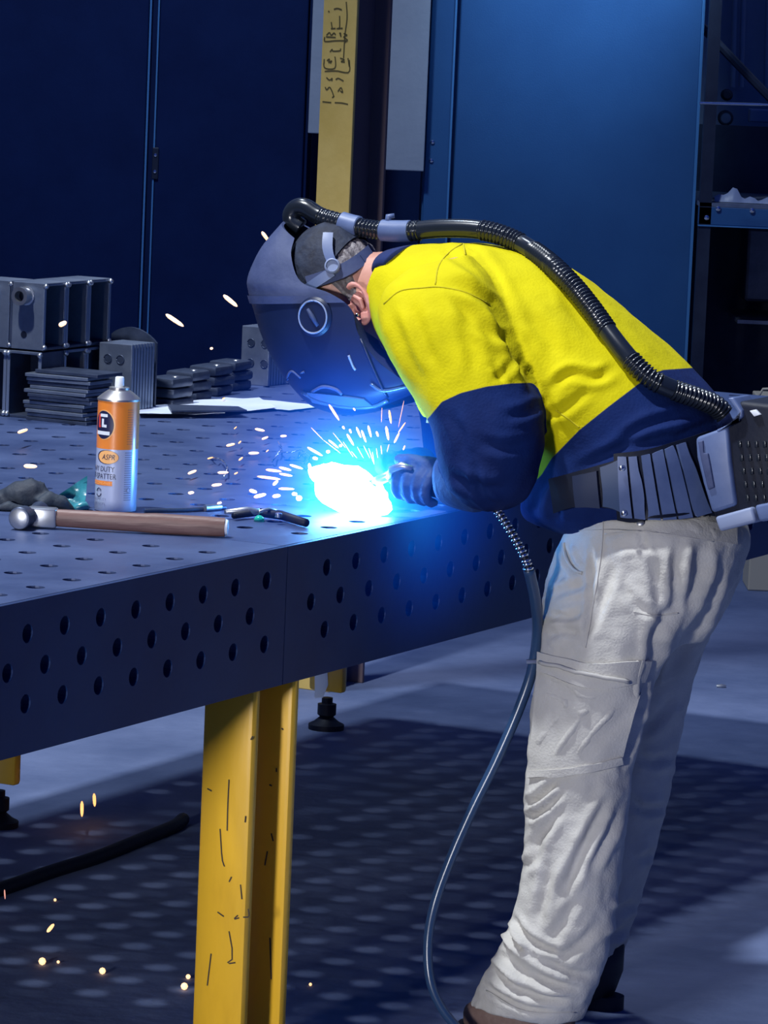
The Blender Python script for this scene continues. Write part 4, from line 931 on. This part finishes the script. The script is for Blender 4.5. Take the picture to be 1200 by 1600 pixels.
for k, (dx, dy) in enumerate(((-8, -6), (-12, -1), (-10, 5), (-4, 10))):
    a = PT(630, 722+k*5, 1.32-.006*k); mb.tube([a, PT(612+dx*.3, 716+dy+2, 1.285), PT(598+dx*.4, 720+dy, 1.265), PT(594+dx*.2, 727+dy, 1.25)], [.0115, .0108, .0100, .0085], 12)
mb.tube([PT(640, 736, 1.33), PT(622, 742, 1.285), PT(606, 741, 1.26)], [.013, .0118, .010], 12)
mb.tube([PT(612, 728, 1.32), PT(635, 728, 1.345), PT(660, 728, 1.40)], [.024, .029, .032], 14)
gloveR = remesh_obj(mb, 'glove', M_glove, person, .0035, 4, noise_amp=.002, noise_sc=50)
# ---- hair, cap, ear
def onhead(h, ang, rr=1.0, off=0.0):
    """point on skull: h along crown axis, ang around it (0=face, pi/2 = camera side)"""
    prof = [(-.115, .030, .035, .02), (-.10, .052, .060, .025), (-.07, .066, .078, .018), (-.035, .073, .088, .008), (0, .077, .096, 0), (.035, .077, .098, -.004), (.07, .068, .086, -.008), (.095, .048, .060, -.010), (.108, .022, .028, -.010), (.113, .002, .002, -.01)]
    prof = [tuple(q*HS for q in r_) for r_ in prof]; h = max(-.115*HS, min(.113*HS, h*HS))
    for i in range(len(prof)-1):
        if prof[i][0] <= h <= prof[i+1][0]:
            k = (h-prof[i][0])/(prof[i+1][0]-prof[i][0]); rt, rf, sh = [prof[i][j]*(1-k)+prof[i+1][j]*k for j in (1, 2, 3)]; break
    return HEADC+HAX*h+HFA*(sh+(rf*rr+off)*math.cos(ang))-T*(rt*rr+off)*math.sin(ang)
rows = []
for h in list(np.linspace(.0, .1125, 14)): rows.append([onhead(h, a, 1.03, .006) for a in np.linspace(0, 2*math.pi, 40, endpoint=False)])
mb = MB(); mb.grid(rows, closed=True); cap = build(mb, 'skull_cap', M_cap, person, smooth=True)
rows = []
for i in range(16):
    k = i/15; h = .002-.082*k
    rows.append([onhead(h, a, 1.0, (.007+.003*math.sin(a*23+k*4)+.002*math.sin(a*41))*(1-k*.75)*min(1, .3+k*4)) for a in np.linspace(math.pi*.58, math.pi*1.42, 60)])
mb = MB(); mb.grid(rows); build(mb, 'hair', M_hair, person, smooth=True)
# ear: rim, lobe and bowl on the camera side
EC = PT(563, 474, TM-.082)
e1 = (PT(570, 505, TM-.082)-PT(548, 452, TM-.082)).normalized(); e2 = T.cross(e1).normalized()
if pix(EC+e2*.01)[0] < pix(EC)[0]: e2 = -e2
mb = MB(); rim = []
for a in np.linspace(-.4, 4.9, 20): rim.append(EC+e1*(-.034*math.cos(a))*1.0+e2*(.021*math.sin(a))-T*(.006+.004*math.sin(a)))
mb.tube(rim, [.0045+.0012*math.sin(i) for i in range(20)], 10)
mb.lathe([(-.012, .019), (-.002, .021), (.001, .014), (-.003, .002)], EC, -T, 20)
for i, q in enumerate(mb.v[200:]): pass
mb.tube([EC+e1*.018+e2*.004-T*.004, EC+e1*.028+e2*.001-T*.006, EC+e1*.033-T*.005], [.008, .0085, .005], 10)
mb.tube([EC-e1*.016-e2*.004-T*.004, EC-e1*.004+e2*.006-T*.007, EC+e1*.012+e2*.004-T*.006], [.004, .0048, .004], 8)
ear = remesh_obj(mb, 'ear', M_skinr, person, .0016, 3)
mb = MB(); c = PT(558, 492, TM-.096); mb.lathe([(-.003, .001), (-.002, .003), (0, .004), (.002, .003), (.003, .001)], c, T, 10); build(mb, 'ear_stud', M_chrome, ear, smooth=True)
#PART4
# ================================================================== WELDING HELMET
hb0 = PT(520, 500, TM)
helm = thing('welding_helmet', 'dark blue-black welding helmet worn low over the face of the welder', 'helmet', hb0)
ST = [((449, 345), (460, 372), .050), ((421, 385), (455, 400), .085), ((402, 430), (470, 440), .108), ((402, 455), (515, 458), .118), ((409, 482), (548, 482), .122), ((422, 522), (560, 522), .124), ((442, 566), (588, 562), .121), ((468, 604), (618, 586), .116), ((500, 634), (640, 602), .112), ((552, 648), (644, 610), .10), ((600, 640), (646, 616), .085)]
def hring(s_, inner=0.0, n=33):
    fx, fy, rx_, ry, w = s_
    w -= inner; Fp = PT(fx, fy, TM); Rp = PT(rx_, ry, TM-w)
    r0 = Rp+T*w; e = Fp-r0; e = e*(1-inner/max(e.length, .01))
    out = []
    for a in np.linspace(-math.pi/2, math.pi/2, n):
        c, s2 = math.cos(a), math.sin(a); out.append(r0+e*abs(c)**.72+T*w*math.copysign(abs(s2)**.85, s2))
    return out
SS = spline([(*a, *b_, w) for a, b_, w in ST], 61)
def shellpart(name, i0, i1, m_, parent, th=.004):
    rows = [hring(s_) for s_ in SS[i0:i1+1]]; inn = [hring(s_, th) for s_ in SS[i0:i1+1]]
    mb = MB(); mb.grid(rows); mb.grid(inn)
    lo = rows[0]+[r_[-1] for r_ in rows[1:]]+rows[-1][-2::-1]+[r_[0] for r_ in rows[-2:0:-1]]; li_ = inn[0]+[r_[-1] for r_ in inn[1:]]+inn[-1][-2::-1]+[r_[0] for r_ in inn[-2:0:-1]]
    mb.grid([lo, li_], closed=True); return build(mb, name, m_, parent, smooth=40)
cowl = shellpart('cowl', 0, 20, M_helmg, helm, .005)
shell = shellpart('shell', 20, 60, M_helm, helm, .005)
hmb = MB(); hmb.grid([hring(s_) for s_ in SS]); hel_bvh = BVHTree.FromPolygons(hmb.v, hmb.f)
mb = MB(); mb.grid([hring(s_, -.003) for s_ in SS[19:23]]); build(mb, 'cowl_rim', M_helmg, shell, smooth=True)
# far side cheek seal closing towards the throat
rows = []
for s_ in SS[24:58:3]:
    r_ = hring(s_, .003); c = PT(612, 545, TM); k = .55; rows.append([r_[0], r_[0].lerp(c-T*.05, k), c, r_[-1].lerp(c+T*.05, k), r_[-1]])
mb = MB(); mb.grid(rows); build(mb, 'face_seal', M_navyc, helm, smooth=True)
# pivot knob
l, nn = hit(hel_bvh, 492, 495); kn = (nn*.6-T*.4).normalized()
mb = MB(); mb.lathe([(-.012, .036), (.002, .034), (.006, .030), (.006, .001)], l, kn, 36); kb = build(mb, 'pivot_knob', M_helm, helm, smooth=35)
e = (Vector((0, 0, 1))-kn*kn.z).normalized(); g = kn.cross(e)
mb = MB(); mb.tube([l+kn*.007+(e*math.cos(a)+g*math.sin(a))*.0275 for a in np.linspace(0, 2*math.pi, 37)], .0016, 8); build(mb, 'knob_ring', M_lightp, kb, smooth=True)
mb = MB(); q0 = l+kn*.008; d_ = (PT(502, 512, 1.25)-PT(484, 482, 1.25)).normalized(); mb.tube([q0-d_*.016, q0, q0+d_*.018], [.003, .0045, .003], 8); build(mb, 'knob_grip', M_helmg, kb, smooth=True)
# ridges and lower lip
for pts, rr, m_ in (([(560, 520), (590, 590), (605, 620)], .003, M_helm), ([(545, 555), (552, 572), (556, 578)], .0022, M_lightp), ([(445, 600), (455, 580), (470, 590)], .002, M_helmg), ([(488, 612), (505, 604), (525, 608), (535, 616)], .003, M_helmg)):
    seam(hel_bvh, pts, rr, 'ridge', m_, shell, n=14, lift=.001)
mat('glossy_lens_rim', (.05, .09, .18), .2, spec=.8)
seam(hel_bvh, [(474, 612), (500, 626), (540, 634), (580, 634), (606, 624)], .004, 'lens_cover_rim', MATS['glossy_lens_rim'], shell, n=20, lift=.002)
patch(hel_bvh, [(482, 612), (520, 616), (570, 622)], [(490, 627), (530, 634), (585, 634)], 14, 5, .001, .003, 'lens_cover', MATS['glossy_lens_rim'], shell, fallback=1.29)
seam(hel_bvh, [(580, 600), (600, 610), (640, 602)], .003, 'ridge', MATS['glossy_lens_rim'], shell, n=12, lift=.002)
# headgear straps over the cap
hmb2 = MB(); hmb2.grid([[onhead(h, a, 1.04, .010) for a in np.linspace(0, 2*math.pi, 48, endpoint=False)] for h in np.linspace(-.09, .112, 24)], closed=True); cap_bvh = BVHTree.FromPolygons(hmb2.v, hmb2.f)
patch(cap_bvh, [(478, 432), (505, 424), (540, 410), (570, 388), (582, 372)], [(484, 452), (512, 444), (548, 430), (580, 406), (594, 384)], 20, 5, .0, .004, 'headband', M_helmg, helm, fallback=1.33)
patch(cap_bvh, [(506, 366), (504, 390), (512, 412)], [(520, 366), (520, 392), (526, 410)], 12, 4, .001, .004, 'crown_strap', M_greyp, helm, fallback=1.33)
patch(cap_bvh, [(470, 450), (500, 430), (515, 420)], [(476, 462), (505, 444), (524, 432)], 10, 4, .003, .004, 'pivot_strap', M_greyp, helm, fallback=1.33)
l, nn = hit(cap_bvh, 520, 417, 1.32); mb = MB(); mb.lathe([(0, .014), (.008, .013), (.010, .0105), (.006, .009), (.006, .0005)], l+nn*.003, nn, 24); build(mb, 'ratchet_button', M_lightp, helm, smooth=35)
# ================================================================== RESPIRATOR: hose, belt and blower
resp = thing('air_respirator', 'belt-mounted air respirator with black ribbed hose running down the back', 'respirator', W(1.40, -.5, .85))
HP = spline([(470, 356), (458, 347), (456, 335), (464, 325), (478, 325), (500, 338), (530, 347), (560, 355), (600, 360), (640, 361), (690, 357), (740, 358), (780, 366), (820, 384), (860, 412), (895, 446), (925, 483), (955, 525), (985, 562), (1015, 590), (1050, 608), (1090, 622), (1118, 634), (1132, 648)], 900)
pos = []
for a, b_ in HP:
    if a > 690:
        loc, nn, _, dist = shirt_bvh.ray_cast(CAM, ray(a, b_))
    else: loc = None
    d = ray(a, b_)
    if loc is None: q = PT(a, b_, 1.40); s_ = (q-CAM).dot(d)
    else:
        if nn.dot(d) > 0: nn = -nn
        s_ = dist-min(.016/max(-nn.dot(d), .05), .07)
    pos.append(s_)
pos = np.array(pos); ker = np.hanning(91); ker /= ker.sum(); pp = np.pad(pos, 45, mode='edge'); pos = np.convolve(pp, ker, 'valid')
path = [CAM+ray(a, b_)*s_ for (a, b_), s_ in zip(HP, pos)]
xs = [a for a, _ in HP]
def hose_part(name, i0, i1, r_, m_, rib=None, parent=resp, n=20):
    pts = path[i0:i1+1]; rr = []
    dist = 0
    for i, q in enumerate(pts):
        if i: dist += (q-pts[i-1]).length
        if rib: ph = (dist % rib[0])/rib[0]; rr.append(r_+rib[1]*(math.sin(math.pi*ph)**.6 if ph < .62 else -.15))
        else: rr.append(r_)
    mb = MB(); mb.tube(pts, rr, n); return build(mb, name, m_, parent, smooth=True)
def ix(x, start=120):
    for i in range(start, len(xs)):
        if xs[i] >= x: return i
    return len(xs)-1
RH = .0150
i_el = next(i for i in range(60, 900) if xs[i] > 500)
hose_part('hose_elbow', 0, i_el, RH+.001, M_hose); 
hose_part('hose_section', i_el, ix(536), RH, M_hose, (.0085, .0012))
hose_part('hose_clamp', ix(534), ix(560), RH+.0045, M_greyp)
hose_part('hose_section', ix(558), ix(600), RH-.002, M_hose, (.0068, .0035))
cpl = hose_part('hose_coupler', ix(597), ix(641), RH+.0035, M_greyp)
mb = MB(); q = path[ix(606)]; mb.tube([q+Vector((0, 0, .012)), q+Vector((.0, 0, .024)), q+Vector((.010, 0, .026))], [.007, .006, .004], 8); build(mb, 'coupler_clip', M_greyp, cpl, smooth=True)
for a, b_, ribbed in ((640, 654, 1), (654, 752, 0), (752, 812, 1), (812, 832, 0), (832, 948, 1), (948, 984, 0), (984, 1030, 1), (1030, 1052, 0), (1052, 1129, 1)):
    hose_part('hose_section', ix(a), ix(b_) if b_ < 1125 else 899, RH if ribbed else RH+.0008, M_hose, (.0072, .0030) if ribbed else None)
# belt on the waist
def hit2(px, py):
    best = None
    for b_ in (shirt_bvh, tr_bvh):
        loc, nn, _, dist = b_.ray_cast(CAM, ray(px, py))
        if loc is not None and (best is None or dist < best[2]): best = (loc, nn, dist)
    return best
class Waist:
    def ray_cast(s, o, d):
        best = (None, None, None, None)
        for b_ in (tort, pel_bvh):
            r_ = b_.ray_cast(o, d)
            if r_[0] is not None and (best[0] is None or r_[3] < best[3]): best = r_
        return best
    def find_nearest(s, q):
        a, b_ = tort.find_nearest(q), pel_bvh.find_nearest(q); return a if a[3] < b_[3] else b_
pmb = MB(); loft_secs(pmb, PELV, 20, 48); pel_bvh = BVHTree.FromPolygons(pmb.v, pmb.f); WA = Waist()
patch(WA, [(868, 748), (905, 736), (945, 724), (985, 712)], [(872, 796), (905, 786), (950, 788), (988, 800)], 22, 8, .010, .006, 'belt', M_blk, resp)
patch(WA, [(905, 742), (922, 738), (940, 734)], [(908, 784), (924, 784), (944, 786)], 8, 6, .015, .010, 'belt_buckle', mat('buckle_plastic', (.012, .022, .06), .4), resp)
patch(WA, [(945, 728), (960, 722), (972, 716)], [(948, 784), (962, 788), (974, 794)], 8, 6, .015, .008, 'belt_tab', M_helmg if False else mat('belt_tab', (.02, .05, .13), .45), resp)
pad = patch(WA, [(962, 708), (1010, 702), (1066, 686), (1096, 676)], [(966, 804), (1020, 813), (1080, 808), (1112, 800)], 26, 10, .010, .008, 'hip_pad', M_blk, resp)
TX = [967.5, 981, 997.5, 1014.5, 1031, 1047, 1063]; TY = [712, 713, 712, 709, 703, 697, 693]; BX = [970, 989, 1009.5, 1030.5, 1052, 1074, 1098]; BY = [796, 799, 801.5, 803, 802.5, 800, 794]
for i in range(6):
    g_ = 1.8
    patch(WA, [(TX[i]+g_, TY[i]), (TX[i+1]-g_, TY[i+1])], [(BX[i]+g_, BY[i]), (BX[i+1]-g_, BY[i+1])], 5, 14, .018, .006, 'pad_slat', M_greyp, pad)
for q in ((971, 720), (977, 791)):
    l, nn = hit2(*q)[:2]
    if nn.dot(CAM-l) < 0: nn = -nn
    mb = MB(); mb.lathe([(0, .005), (.003, .0045), (.005, .001)], l+nn*.026, nn, 12); build(mb, 'rivet', M_chrome, pad, smooth=40)
def polyext(poly, t0, t1, name, m_, parent, bev=.006):
    bm = bmesh.new(); vs = [bm.verts.new(PT(a, b_, t0)) for a, b_ in poly]; f = bm.faces.new(vs)
    r_ = bmesh.ops.extrude_face_region(bm, geom=[f]); bmesh.ops.translate(bm, vec=T*(t1-t0), verts=[v for v in r_['geom'] if isinstance(v, bmesh.types.BMVert)])
    bmesh.ops.recalc_face_normals(bm, faces=bm.faces)
    if bev: bmesh.ops.bevel(bm, geom=bm.edges[:], offset=bev, segments=3, affect='EDGES', profile=.5)
    bm.transform(pmat(parent).inverted()); me = bpy.data.meshes.new(name); bm.to_mesh(me); bm.free(); return link(name, me, m_, parent, 40, fixn=False)
blw = polyext([(1090, 688), (1126, 668), (1152, 652), (1150, 626), (1226, 634), (1244, 690), (1240, 795), (1205, 806), (1118, 816), (1102, 770)], 1.27, 1.56, 'blower', M_blk, resp, .010)
polyext([(1086, 684), (1136, 666), (1141, 720), (1150, 790), (1112, 802), (1098, 755), (1088, 715)], 1.262, 1.30, 'side_cover', M_greyp, blw, .006)
polyext([(1090, 690), (1098, 688), (1099, 708), (1106, 708), (1116, 762), (1106, 766), (1094, 715)], 1.258, 1.27, 'latch', M_helmg, blw, .002)
polyext([(1116, 808), (1174, 792), (1181, 816), (1124, 831)], 1.255, 1.52, 'battery', M_lightp, blw, .005)
polyext([(1178, 790), (1240, 778), (1240, 808), (1186, 816)], 1.258, 1.52, 'battery_base', M_greyp, blw, .005)
polyext([(1118, 672), (1152, 657), (1150, 642), (1136, 622), (1146, 621), (1160, 642), (1160, 652), (1142, 664), (1122, 678)], 1.262, 1.33, 'hose_port', M_greyp, blw, .003)
polyext([(1171, 642), (1180, 640), (1188, 648), (1178, 651)], 1.264, 1.28, 'indicator', M_white, blw, .001)
for i in range(5):
    for j in range(4):
        a, b_ = 1152+j*13+i*3, 690+i*21; polyext([(a, b_), (a+5, b_-1), (a+6, b_+9), (a+1, b_+10)], 1.266, 1.28, 'grille_rib', M_hose, blw, .001)
# ================================================================== TORCH AND CABLE
tor = thing('welding_torch', 'welding torch held over the arc with chrome sprung cable hanging to the floor', 'torch', HA)
mb = MB(); mb.tube([HA-hx*.02, HA, HA+hx*.06, HB_-hx*.02, HB_], [.013, .0155, .0165, .0165, .012], 16); build(mb, 'handle', M_blk, tor, smooth=True)
ARC = PT(553, 768, 1.20)
mb = MB(); nk = [HA-hx*.02, PT(606, 744, 1.20), PT(592, 750, 1.20), PT(584, 760, 1.20)]; mb.tube(nk, .009, 12); build(mb, 'swan_neck', M_chromed, tor, smooth=True)
mb = MB(); mb.tube([PT(586, 756, 1.20), PT(576, 772, 1.20)], [.0115, .010], 14); build(mb, 'nozzle', mat('copper_nozzle', (.7, .35, .2), .3, metal=.9), tor, smooth=40)
# curved finger guard
mb = MB(); mb.tube([PT(606, 748, 1.17), PT(612, 734, 1.165), PT(628, 728, 1.165), PT(644, 732, 1.165)], [.004, .007, .007, .004], 10); build(mb, 'guard', M_chromed, tor, smooth=True)
SPR = spline([(765, 785), (778, 800), (793, 822), (808, 848), (820, 872), (827, 892)], 40); sp_ = [PT(a, b_, 1.14) for a, b_ in SPR]
mb = MB(); mb.tube(sp_, .0058, 10); rel_ = build(mb, 'strain_relief', M_blk, tor, smooth=True)
bead = SPR[::1]; L_ = [0]
for i in range(1, 40): L_.append(L_[-1]+(sp_[i]-sp_[i-1]).length)
for k in range(17):
    d = L_[-1]*(k+.5)/17; i = next(j for j in range(40) if L_[j] >= d); q = sp_[i]; ax_ = (sp_[min(i+1, 39)]-sp_[max(i-1, 0)]).normalized()
    mb = MB(); mb.lathe([(-.0025, .006), (-.0015, .0078), (0, .0084), (.0015, .0078), (.0025, .006)], q, ax_, 14); build(mb, 'spring_ring', M_chrome, rel_, smooth=True)
cb_ = [PT(a, b_, t_) for a, b_, t_ in spline([(826, 888, 1.15), (836, 935, 1.20), (840, 985, 1.25), (832, 1045, 1.26), (810, 1110, 1.25), (775, 1190, 1.23), (738, 1265, 1.21), (705, 1340, 1.19), (680, 1410, 1.17), (669, 1470, 1.16), (672, 1530, 1.15), (690, 1575, 1.14), (722, 1615, 1.13)], 90)]
mb = MB(); mb.tube(cb_, [.0095-.0018*i/89 for i in range(90)], 14)
for q in mb.v: q.z = max(q.z, .001)
build(mb, 'cable', M_cable, tor, smooth=True)
# ================================================================== ARC
arc = thing('welding_arc', 'blinding white and cyan welding arc at the table edge', 'welding arc', ARC)
bm = bmesh.new(); bmesh.ops.create_icosphere(bm, subdivisions=4, radius=1)  # glowing blob swollen to the size of the arc's glare
for v in bm.verts:
    d = v.co.normalized(); k = 1+.16*noise.noise(d*2.2+Vector((4, 1, 2)))+.07*noise.noise(d*6)
    loc = ARC+cR*(d.x*.060*k+(.010 if d.x < 0 else 0)*-1)+cU*(d.z*.042*k-.004*d.x*10*.05)+Fv*(d.y*.045*k)
    loc -= cU*(.022*d.x)
    loc.z = max(loc.z, ZT+.002) if TPZ(loc)[1] > -.002 else loc.z
    v.co = loc
bm.transform(pmat(arc).inverted()); me = bpy.data.meshes.new('arc_glare_blob'); bm.to_mesh(me); bm.free(); link('arc_glare_blob', me, M_arc, arc, True)
bm = bmesh.new(); bmesh.ops.create_icosphere(bm, subdivisions=3, radius=.37); me = bpy.data.meshes.new('bloom_halo'); bm.to_mesh(me); bm.free()  # added glow volume standing in for lens bloom around the arc
HM = bpy.data.materials.new('arc_bloom_glow'); HM.use_nodes = True; nt = HM.node_tree; nt.nodes.remove(nt.nodes['Principled BSDF']); out = nt.nodes['Material Output']
tc = nt.nodes.new('ShaderNodeTexCoord'); ln = nt.nodes.new('ShaderNodeVectorMath'); ln.operation = 'LENGTH'; nt.links.new(tc.outputs['Object'], ln.inputs[0])
mr = nt.nodes.new('ShaderNodeMapRange'); mr.inputs['From Min'].default_value = .0; mr.inputs['From Max'].default_value = .365; mr.inputs['To Min'].default_value = 1; mr.inputs['To Max'].default_value = 0; nt.links.new(ln.outputs['Value'], mr.inputs['Value'])
def term(power, gain, colour):
    pw = nt.nodes.new('ShaderNodeMath'); pw.operation = 'POWER'; pw.inputs[1].default_value = power; nt.links.new(mr.outputs['Result'], pw.inputs[0])
    ml = nt.nodes.new('ShaderNodeMath'); ml.operation = 'MULTIPLY'; ml.inputs[1].default_value = gain; nt.links.new(pw.outputs[0], ml.inputs[0])
    em = nt.nodes.new('ShaderNodeEmission'); em.inputs['Color'].default_value = (*colour, 1); nt.links.new(ml.outputs[0], em.inputs['Strength']); return em
ad = nt.nodes.new('ShaderNodeAddShader'); nt.links.new(term(10.0, 130.0, (.02, .42, 1.0)).outputs[0], ad.inputs[0]); nt.links.new(term(3.0, 7.5, (.0, .10, 1.0)).outputs[0], ad.inputs[1]); nt.links.new(ad.outputs[0], out.inputs['Volume'])
link('bloom_halo', me, HM, arc, True, fixn=False)
# ================================================================== SPARKS
def spark(a, b_, pt, w, m_, label, group):
    P, Q = pt(*a), pt(*b_); d = Q-P
    if d.length < w*2.2: d = d.normalized()*w*2.2 if d.length > 1e-6 else Vector((0, 0, w*2.2)); Q = P+d
    mb = MB(); mb.tube([P+d*k for k in (0, .06, .2, .5, .8, .94, 1)], [w*k for k in (.15, .6, .95, 1, .85, .5, .12)], 8)
    tag(build(mb, 'spark', m_, base=P, smooth=True), label, 'spark', group)
Z4 = lambda x, y: (280+x/4.2857, 620+y/4.2857)
onTab = lambda a, b_: PZ(a, b_, TOPZ+.012)
nearA = lambda a, b_: PT(a, b_, 1.20)
TABSP = [(317, 328, 372, 315, 3), (398, 312, 414, 296, 1.6), (508, 215, 572, 228, 3), (555, 284, 595, 268, 2.6), (678, 264, 720, 262, 2.6), (465, 378, 535, 376, 3), (400, 425, 425, 405, 2), (583, 368, 598, 356, 1.4), (190, 415, 226, 405, 1.6), (60, 515, 115, 493, 3), (257, 508, 330, 506, 2.8), (370, 518, 392, 506, 1.6), (218, 594, 285, 586, 3), (62, 645, 98, 640, 3), (258, 715, 282, 708, 2.6), (368, 215, 385, 200, 1.2), (290, 14, 306, 6, 1.5)]
for a, b_, c, d, w in TABSP:
    spark(Z4(a, b_), Z4(c, d), onTab, w*.00085, M_sparkw if w > 2 else M_spark, 'orange-white spark scattered over the table between spray can and arc', 'sparks over the table')
STRK = [(580, 488, 685, 500, 2.2), (668, 472, 750, 492, 2.2), (740, 455, 828, 482, 2), (522, 533, 678, 552, 2.2), (670, 515, 758, 530, 2), (665, 615, 772, 618, 2), (500, 672, 582, 652, 3), (470, 625, 520, 640, 3), (625, 668, 678, 660, 3), (628, 592, 662, 560, 2.6), (755, 650, 790, 652, 3), (785, 680, 820, 678, 4.5), (858, 338, 960, 395, 2.2), (870, 445, 878, 502, 2.6), (895, 408, 928, 416, 2.6), (985, 368, 1010, 366, 2.6)]
for a, b_, c, d, w in STRK:
    spark(Z4(a, b_), Z4(c, d), nearA, w*.00105, M_spark if w < 2.5 else M_sparkw, 'orange spark streak flying left from the arc', 'spark streaks left of the arc')
Z5 = lambda x, y: (400+x/2.5, 600+y/2.5)
FAN = [(285, 80, 325, 142, 2.4), (215, 170, 262, 218, .8), (262, 218, 330, 270, .5), (283, 218, 322, 250, 2), (355, 195, 382, 240, 2.2), (392, 168, 410, 210, 2), (412, 180, 430, 228, 2), (438, 162, 450, 208, 2), (365, 176, 372, 192, 2), (338, 165, 346, 176, 2), (470, 185, 478, 206, 2), (520, 102, 528, 155, 2), (508, 165, 518, 220, 2.4), (578, 65, 556, 170, .6), (492, 92, 490, 150, .5), (540, 230, 560, 190, 2), (556, 190, 584, 150, 1.2), (520, 235, 512, 265, 1), (488, 240, 492, 275, 1), (440, 250, 460, 310, .8), (420, 240, 445, 290, .6), (395, 245, 420, 290, .7), (340, 225, 380, 285, .6), (300, 190, 350, 250, .6), (575, 258, 582, 240, 1.4), (380, 94, 388, 104, 1.6), (325, 240, 336, 242, 2.4), (455, 265, 462, 315, .8), (470, 250, 476, 290, .6), (372, 262, 395, 290, .6)]
for a, b_, c, d, w in FAN:
    spark(Z5(a, b_), Z5(c, d), nearA, max(w, .7)*.00095, M_spark if w > 1 else M_sparkd, 'thin spark fanning upward from the arc below the helmet', 'spark fan above the arc')
for (a, b_, w, lab) in (((409, 362), (420, 377), 3, 'bright spark flying just left of the helmet cowl'), ((349, 461), (371, 479), 3.6, 'bright spark streak in the air left of the helmet'), ((259, 491), (287, 510), 3.6, 'bright spark streak in the air above the upright plates'),
                        ((92, 509), (104, 503), 4, 'spark glowing in front of the upper steel boxes'), ((28, 676), (43, 671), 3, 'spark glowing on table below the steel boxes'), ((37, 728), (58, 729), 3.4, 'spark glowing on the table above the work glove'), ((328, 545), (333, 544), 2, 'tiny spark in the dark above the steel lugs')):
    spark(a, b_, (lambda x, y: PZ(x, y, TOPZ+.03)) if a[1] > 600 else (lambda x, y: PY(x, y, 7.4)), w*.00105, M_sparkw, lab, 'stray bright sparks')
for (a, b_, w, lab) in (((128, 1252), (128, 1276), 2.6, 'orange spark falling under the table, lower of the pair'), ((147, 1240), (148, 1260), 2.6, 'orange spark falling under the table, upper of the pair'),
                        ((74, 1456), (84, 1444), 2.6, 'white spark skidding over the floor at lower left'), ((7, 1390), (8, 1405), 1, 'faint spark streak at left picture edge below the cable')):
    spark(a, b_, lambda x, y: PZ(x, y, .05), w*.0013, M_spark if w > 1.5 and a[1] < 1400 else M_sparkd if w < 1.5 else M_sparkw, lab, 'sparks under the table')
for (a, r_, lab) in (((66, 1502), .0085, 'largest glowing ember on the floor at lower left'), ((160, 1517), .0075, 'glowing ember on the floor between other embers'), ((288, 1541), .008, 'glowing ember on the floor beside the yellow leg'), ((294, 1526), .0055, 'smaller ember just above the one beside the yellow leg'), ((91, 1503), .0035, 'tiny ember right of the largest one'), ((86, 1406), .0035, 'tiny white ember on the floor below the black cable'), ((485, 1538), .0035, 'lone tiny ember on the floor right of yellow legs')):
    r_ *= .8; q = PZ(*a, r_); mb = MB(); mb.lathe([(-r_, r_*.1), (-r_*.7, r_*.7), (0, r_), (r_*.7, r_*.7), (r_, r_*.1)], q, (0, 0, 1), 12); tag(build(mb, 'ember', M_sparkw, base=q-Vector((0, 0, r_)), smooth=True), lab, 'ember', 'embers on the floor')

q = PZ(1127, 1072, .004); mb = MB(); mb.tube([q-cR*.012, q, q+cR*.012], [.004, .006, .003], 8)
tag(build(mb, 'metal_offcut', M_chromed, base=q-Vector((0, 0, .004)), smooth=40), 'tiny shiny metal offcut on the floor right of the trousers', 'offcut')
